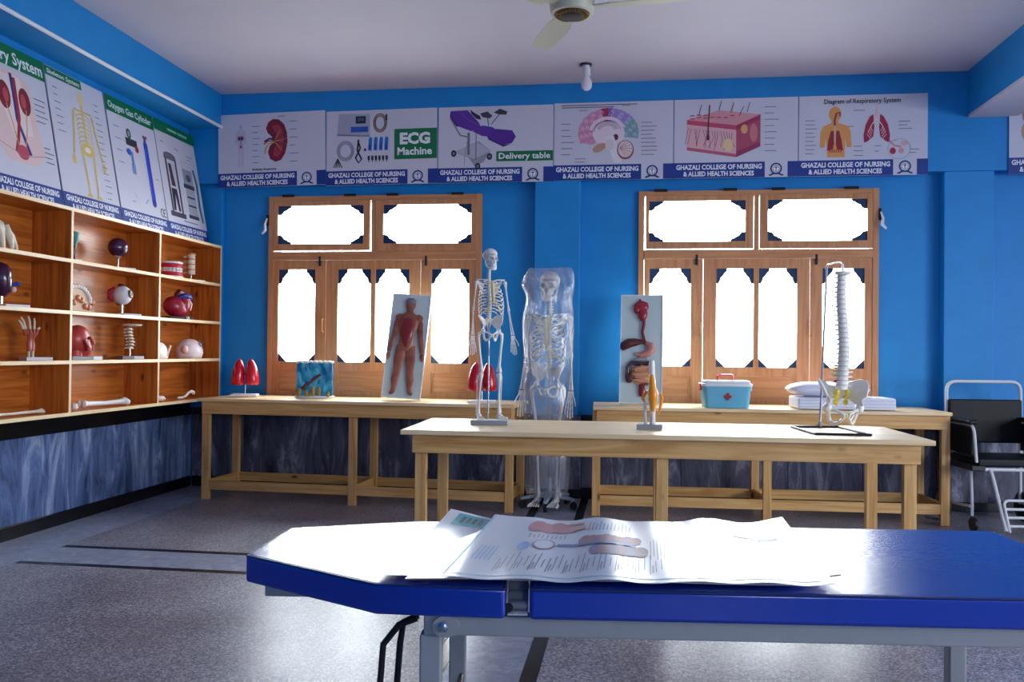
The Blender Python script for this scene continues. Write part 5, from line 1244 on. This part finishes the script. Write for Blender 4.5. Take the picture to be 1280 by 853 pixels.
m = MB().use(DPUR).ell((0, 0, .150), (.070, .055, .066), None, 22, 16, lambda d, q: q * (1 - .18 * math.exp(-((d - Vector((-.3, -.5, -.8)).normalized()).length / .5) ** 2))); m.build('organ', t, smooth=True); MB().use(SKINP).tube([(-.005, -.01, .095), (0, 0, .08)], [.024, .012], 10).build('collar', t, smooth=True)
t = thing('teeth_model', 'red and white dental model of teeth in the top right compartment', 'dental model', (MX, 6.19, S1), FACE)
m = MB().use(GUM); arc = [R(-110 + 20 * k) for k in range(12)]
for z in (.030, .090): m.tube([(.075 * math.sin(a_), -.062 * math.cos(a_), z) for a_ in arc], .020, 8)
m.build('gums', t, smooth=True); m = MB().use(WHITE_PL)
for a_ in arc:
    for z in (.048, .072): m.box((.080 * math.sin(a_), -.067 * math.cos(a_), z), (.024, .014, .022), rotz(a_))
m.build('teeth', t, bevel=.003); m = MB().use(WHITE_PL).prism([(.095 * math.sin(a_), -.082 * math.cos(a_)) for a_ in arc], .0, .014); m.prism([(.090 * math.sin(a_), -.078 * math.cos(a_)) for a_ in arc], .108, .122); m.build('plates', t)
t = thing('vertebra_model', 'tan lumbar vertebrae model on a small base in the top right compartment', 'anatomy model', (MX, 6.50, S1), FACE)
base(t, .12, .08, .012, c=(.045, 0)); rod(t, .01, .06)
m = MB()
for k in range(4):
    z = .055 + .042 * k; m.use(BONE).lathe([(.030, 0), (.026, .014), (.030, .030)], 14, (0, 0, z), 1.15, .9); m.use(mat('tan_disc', (196, 132, 84), .4)).lathe([(.031, .030), (.031, .042)], 14, (0, 0, z), 1.1, .85); m.use(BONE).tube([(-.01, .02, z + .015), (-.045, .04, z + .01)], [.010, .006], 6); m.tube([(.02, .02, z + .015), (.045, .03, z + .02)], [.008, .005], 6)
m.build('vertebrae', t, smooth=True)
# row 2
t = thing('kidney_model', 'dark purple organ on a stand in the second row, cut by the left picture edge', 'anatomy model', (MX, 4.40, S2), R(75))
base(t, .15, .10, .016, c=(.065, 0)); rod(t, .014, .075, r_=.007)
m = MB().use(DPUR).tube([(0, 0, .06), (.005, 0, .09), (.0, 0, .15), (-.005, 0, .20), (-.012, 0, .235), (-.014, 0, .25)], [.020, .046, .054, .052, .036, .010], 16); m.build('organ', t, smooth=True); m = MB().use(plas('vessel_blue', (40, 60, 150), .3)).tube([(.045, -.02, .12), (.07, -.03, .135), (.085, -.03, .13)], .012, 8); m.use(SKINP).ell((.05, -.03, .10), (.016, .014, .018)); m.build('vessels', t, smooth=True)
t = thing('head_section_model', 'beige half head section model beside the divider in the second row', 'anatomy model', (MX, 5.06, S2), R(80))
m = MB().use(plas('head_beige', (226, 192, 158), .4)); m.prism([(-.13, 0), (.095, 0), (.10, .05), (.085, .105), (.05, .15), (0, .175), (-.05, .18), (-.10, .16), (-.13, .12)], -.03, .04, 'xz'); m.build('half_head', t, smooth=True, bevel=.012, seg=3)
m = MB().use(BONE_W)
for k in range(10): an = R(10 + 11 * k); m.ell((-.03 + .115 * math.cos(an), -.032, .05 + .115 * math.sin(an)), (.016, .010, .016), None, 8, 6)
m.use(plas('brain_orange', (190, 110, 60), .4)); 
for k in range(6): m.ell((-.05 + .03 * k, -.034, .06 + .03 * math.sin(k * 1.3)), (.022, .008, .02), None, 10, 6)
m.build('inner_relief', t, smooth=True)
t = thing('eye_model', 'white eyeball model on a stand with a white base in the second row', 'eye model', (MX, 5.555, S2), FACE)
base(t, .13, .09, .014, c=(.05, -.01)); rod(t, .012, .085, r_=.008)
m = MB().use(WHITE_PL).ell((0, 0, .140), (.066, .066, .066), None, 24, 18); m.build('eyeball', t, smooth=True)
def on_eye(m, r_, d): return MB().use(m).lathe([(r_, 0), (r_ * .9, d), (r_ * .3, d * 1.5)], 18, Vector((.030, -.046, .148)), rot=Vector((.030, -.046, .008)).to_track_quat('Z', 'Y').to_matrix())
ir = on_eye(mat('iris_brown', (120, 96, 70), .25), .030, .014).build('iris', t, smooth=True); MB().use(BLACK_PL).lathe([(.013, .014), (.011, .021), (.003, .023)], 14, Vector((.030, -.046, .148)), rot=Vector((.030, -.046, .008)).to_track_quat('Z', 'Y').to_matrix()).build('pupil', ir, smooth=True)
m = MB().use(plas('eye_muscle_red', (176, 44, 70), .35)); m.tube([(-.045, .01, .185), (-.075, .02, .165), (-.085, .025, .14)], [.016, .018, .010], 8); m.tube([(-.05, .01, .105), (-.075, .02, .12), (-.085, .025, .14)], [.016, .018, .010], 8); m.tube([(.0, .02, .075), (-.01, .02, .092)], [.014, .026], 8); m.use(DPUR).tube([(-.02, .0, .20), (.0, .0, .205), (.02, -.01, .198)], [.02, .016, .008], 8); m.build('eye_muscles', t, smooth=True)
t = thing('heart_model', 'large dark red heart model with blue vessels in the second row', 'heart model', (MX + .01, 6.28, S2), FACE)
MB().use(BLACK_PL).bb(-.10, .10, -.06, .06, 0, .022).build('base_block', t, bevel=.003); MB().use(STEEL).bb(.035, .065, -.064, -.058, .0, .024).build('name_plate', t)
HT = plas('heart_crimson', (150, 26, 56), .28)
m = MB().use(HT).ell((-.015, 0, .095), (.105, .075, .080), roty(R(22)), 22, 16); m.ell((.035, -.02, .115), (.060, .055, .070)); m.build('heart', t, smooth=True)
m = MB().use(plas('vessel_blue', (40, 60, 150), .3)); m.tube([(.0, -.02, .165), (.03, -.045, .185), (.075, -.04, .18), (.10, -.02, .165)], [.020, .022, .020, .016], 10); m.tube([(.05, .02, .15), (.06, .02, .20)], [.018, .016], 10); m.build('blue_vessels', t, smooth=True)
m = MB().use(plas('artery_dark_red', (110, 20, 50), .3)).tube([(.0, .0, .15), (-.005, .0, .195), (.02, .01, .215), (.06, .02, .205), (.08, .02, .18)], [.024, .024, .024, .022, .018], 10); m.build('aorta', t, smooth=True); MB().use(SKINP).tube([(.055, -.055, .16), (.08, -.055, .12), (.07, -.06, .07)], [.010, .012, .007], 8).build('coronary_fat', t, smooth=True)
# row 3
t = thing('hand_model', 'red forearm and hand muscle model standing upright in the third row', 'hand model', (MX, 4.645, S3), FACE)
base(t, .15, .10, .020, c=(.03, 0)); MB().use(BONE).tube([(-.010, 0, .02), (-.010, 0, .06)], .007, 8).build('arm_bone', t, smooth=True); MB().use(BONE).tube([(.012, 0, .02), (.012, 0, .06)], .008, 8).build('arm_bone', t, smooth=True)
MUS = plas('muscle_red_brown', (176, 78, 58), .35)
m = MB().use(MUS).tube([(0, 0, .055), (0, 0, .09), (0, 0, .125), (.004, 0, .14), (.004, 0, .16)], [.024, .026, .020, .026, .034], 12, (1, .6, 1)); 
fs = [(-.026, -.075, .235, .0), (-.012, -.062, .255, 0), (.004, -.022, .26, 0), (.018, .012, .250, 0), (.030, .045, .195, 0)]
for x0, x1, zt, _ in fs:
    m.use(MUS).tube([(x0, 0, .150), (x0 * .6 + x1 * .4, -.004, .185)], [.010, .0075], 7); m.use(BONE).tube([(x0 * .6 + x1 * .4, -.004, .185), (x0 * .3 + x1 * .7, -.012, .185 + (zt - .185) * .6), (x1, -.010, zt)], [.0075, .0065, .0045], 7)
m.build('hand', t, smooth=True)
t = thing('face_muscle_model', 'red face muscle model in profile on a base in the third row', 'anatomy model', (MX, 5.10, S3), R(80))
base(t, .20, .11, .022, GREY_PL, (-.01, .0)); MB().use(WHITE_PL).bb(.06, .135, -.0565, -.045, .001, .0225).build('base_front', t)
FM = plas('face_red', (186, 66, 60), .35)
FD = Vector((.80, -.60, 0)); FS = Vector((.60, .80, 0))
def fp(f, s_, z): q = FD * f + FS * s_; return (q.x - .02, q.y, z)
m = MB().use(FM).ell(fp(0, 0, .132), (.086, .068, .092), None, 24, 16); m.tube([fp(.030, 0, .10), fp(.045, 0, .07), fp(.048, 0, .045), fp(.03, 0, .026)], [.05, .044, .032, .03], 14); m.tube([fp(.068, 0, .150), fp(.090, 0, .118), fp(.094, 0, .106), fp(.070, 0, .098)], [.008, .013, .015, .010], 10); m.tube([fp(-.01, 0, .024), fp(-.01, 0, .08)], [.05, .045], 12)
m.ell(fp(.084, 0, .082), (.014, .014, .007)); m.ell(fp(.082, 0, .070), (.014, .014, .008)); m.build('face', t, smooth=True)
for e_ in (-1, 1): MB().use(plas('face_dark_red', (130, 30, 34), .35)).ell(fp(.066, e_ * .030, .140), (.016, .016, .012)).build('eye_ring', t, smooth=True)
MB().use(BONE_W).ell(fp(.040, .036, .085), (.036, .036, .05)).build('bare_jaw', t, smooth=True)
MB().use(plas('face_dark_red', (130, 30, 34), .35)).tube([fp(.03, -.062, .13), fp(.045, -.052, .09), fp(.05, -.036, .06)], [.012, .014, .008], 8).build('cheek_muscle', t, smooth=True)
t = thing('neck_spine_model', 'cervical spine model with skull base plate on a grey base, third row', 'anatomy model', (MX, 5.66, S3), FACE)
base(t, .16, .10, .022, GREY_PL); MB().use(WHITE_PL).bb(.005, .078, -.0515, -.045, .001, .0222).build('base_front', t); rod(t, .02, .08)
m = MB().use(BONE)
for k in range(7):
    z = .075 + .022 * k; x = .008 * math.sin(k * .9); m.lathe([(.017, 0), (.015, .008), (.017, .015)], 12, (x, 0, z), 1.2, .9)
    for sx in (-1, 1): m.tube([(x + sx * .012, .005, z + .006), (x + sx * .034, .010, z + .002)], [.007, .005], 6)
    m.tube([(x, .01, z + .006), (x + .006, .035, z - .002)], [.006, .004], 6)
m.build('vertebrae', t, smooth=True); m = MB().use(BONE).lathe([(.02, .228), (.060, .236), (.066, .246), (.058, .250)], 20, (.012, .0, 0), 1.15, .7); m.build('skull_base_plate', t, smooth=True)
t = thing('skull_half_model', 'white skull cap edge showing beside the divider in the third row, right compartment', 'anatomy model', (MX, 6.03, S3), R(85))
m = MB().use(BONE_W).ell((-.02, 0, .035), (.11, .07, .095), None, 20, 14, lambda d, q: Vector((q.x, q.y, max(q.z, -.035)))); m.build('cap', t, smooth=True); m = MB().use(SKINP); 
for k in range(4): m.ell((.02 + .012 * k, -.062, .03 + .02 * k), (.012, .008, .014), None, 8, 6)
m.build('teeth_row', t, smooth=True)
t = thing('brain_model', 'white and pink brain dome model in the third row, nearest the corner', 'brain model', (MX + .025, 6.44, S3), FACE)
m = MB().use(plas('pinkish_white', (224, 206, 206), .4)).ell((0, 0, .055), (.115, .08, .100), None, 36, 24, lambda d, q: Vector((q.x, q.y, max(q.z, -.055))) * (1 + .035 * math.sin(d.x * 19 + 4 * math.sin(d.z * 9)) * math.sin(d.z * 15 + d.y * 11))); m.build('dome', t, smooth=True)
MB().use(SKINP).ell((-.075, -.055, .07), (.030, .022, .034)).build('pink_patch', t, smooth=True); m = MB().use(plas('grey_fissure', (120, 110, 124), .4)).tube([(.03, -.076, .12), (.055, -.07, .10), (.075, -.058, .095), (.095, -.045, .07)], .004, 6); m.tube([(.075, -.058, .095), (.078, -.050, .12), (.066, -.03, .145)], .004, 6); m.build('fissure_line', t, smooth=True)
# row 4 (loose bones on the bottom board)
def longbone(label, loc, rz, L, r_, m=BONE_W):
    o = MB().use(m); o.tube([(-L / 2, 0, r_ * 1.9), (-L / 2 + .012, 0, r_ * 1.9), (-L / 2 + .04, 0, r_ * 1.8), (0, 0, r_ * 1.6), (L / 2 - .05, 0, r_ * 1.8), (L / 2 - .015, 0, r_ * 1.9), (L / 2, 0, r_ * 1.9)], [r_ * 1.1, r_ * 1.8, r_ * 1.15, r_ * .95, r_ * 1.15, r_ * 1.8, r_ * 1.2], 12); o.ell((-L / 2 + .01, r_ * 1.5, r_ * 2.2), r_ * 1.4); o.ell((L / 2 - .01, -r_ * .8, r_ * 1.5), (r_ * 1.5, r_ * 1.4, r_ * 1.4)); o.ell((L / 2 - .01, r_ * .9, r_ * 1.5), (r_ * 1.5, r_ * 1.4, r_ * 1.4))
    ob = o.build('long_bone', None, smooth=True); ob.location = loc; ob.rotation_euler = (0, 0, rz); tag(ob, label, 'bone'); return ob
longbone('long thin beige bone lying on the bottom shelf at the left picture edge', (MX, 4.49, S4), R(86), .50, .009, BONE)
longbone('thick white thigh bone lying on the bottom shelf, middle compartment', (MX + .01, 5.36, S4), R(80), .40, .016)
o = MB().use(BONE_W).ell((0, 0, .024), (.020, .022, .024), None, 16, 12, lambda d, q: q * (1 + .1 * math.sin(d.x * 5 + d.z * 4))).tube([(0, 0, .012), (.012, .008, .006)], [.012, .006], 8).build('joint_bone', None, smooth=True); o.location = (MX + .02, 5.03, S4); tag(o, 'small round white bone knob on the bottom shelf beside the thigh bone', 'bone')
o = MB().use(BONE_W).ell((0, 0, .022), (.045, .03, .022)).tube([(.03, 0, .02), (.06, .005, .016)], [.016, .008], 8).build('joint_bone', None, smooth=True); o.location = (MX + .02, 6.03, S4); o.rotation_euler = (0, 0, R(80)); tag(o, 'small white bone beside the divider on the bottom shelf, right compartment', 'bone')
o = MB().use(BONE_W).tube([(-.07, 0, .012), (-.04, 0, .022), (-.01, .0, .045), (.03, .005, .055), (.06, .01, .045), (.068, .012, .03)], [.010, .009, .010, .012, .016, .012], 10).tube([(-.075, 0, .010), (-.125, .01, .010)], [.010, .008], 8).build('curved_bone', None, smooth=True); o.location = (MX + .02, 6.46, S4); o.rotation_euler = (0, 0, R(80)); tag(o, 'small curved white bone on the bottom shelf, nearest the corner', 'bone')
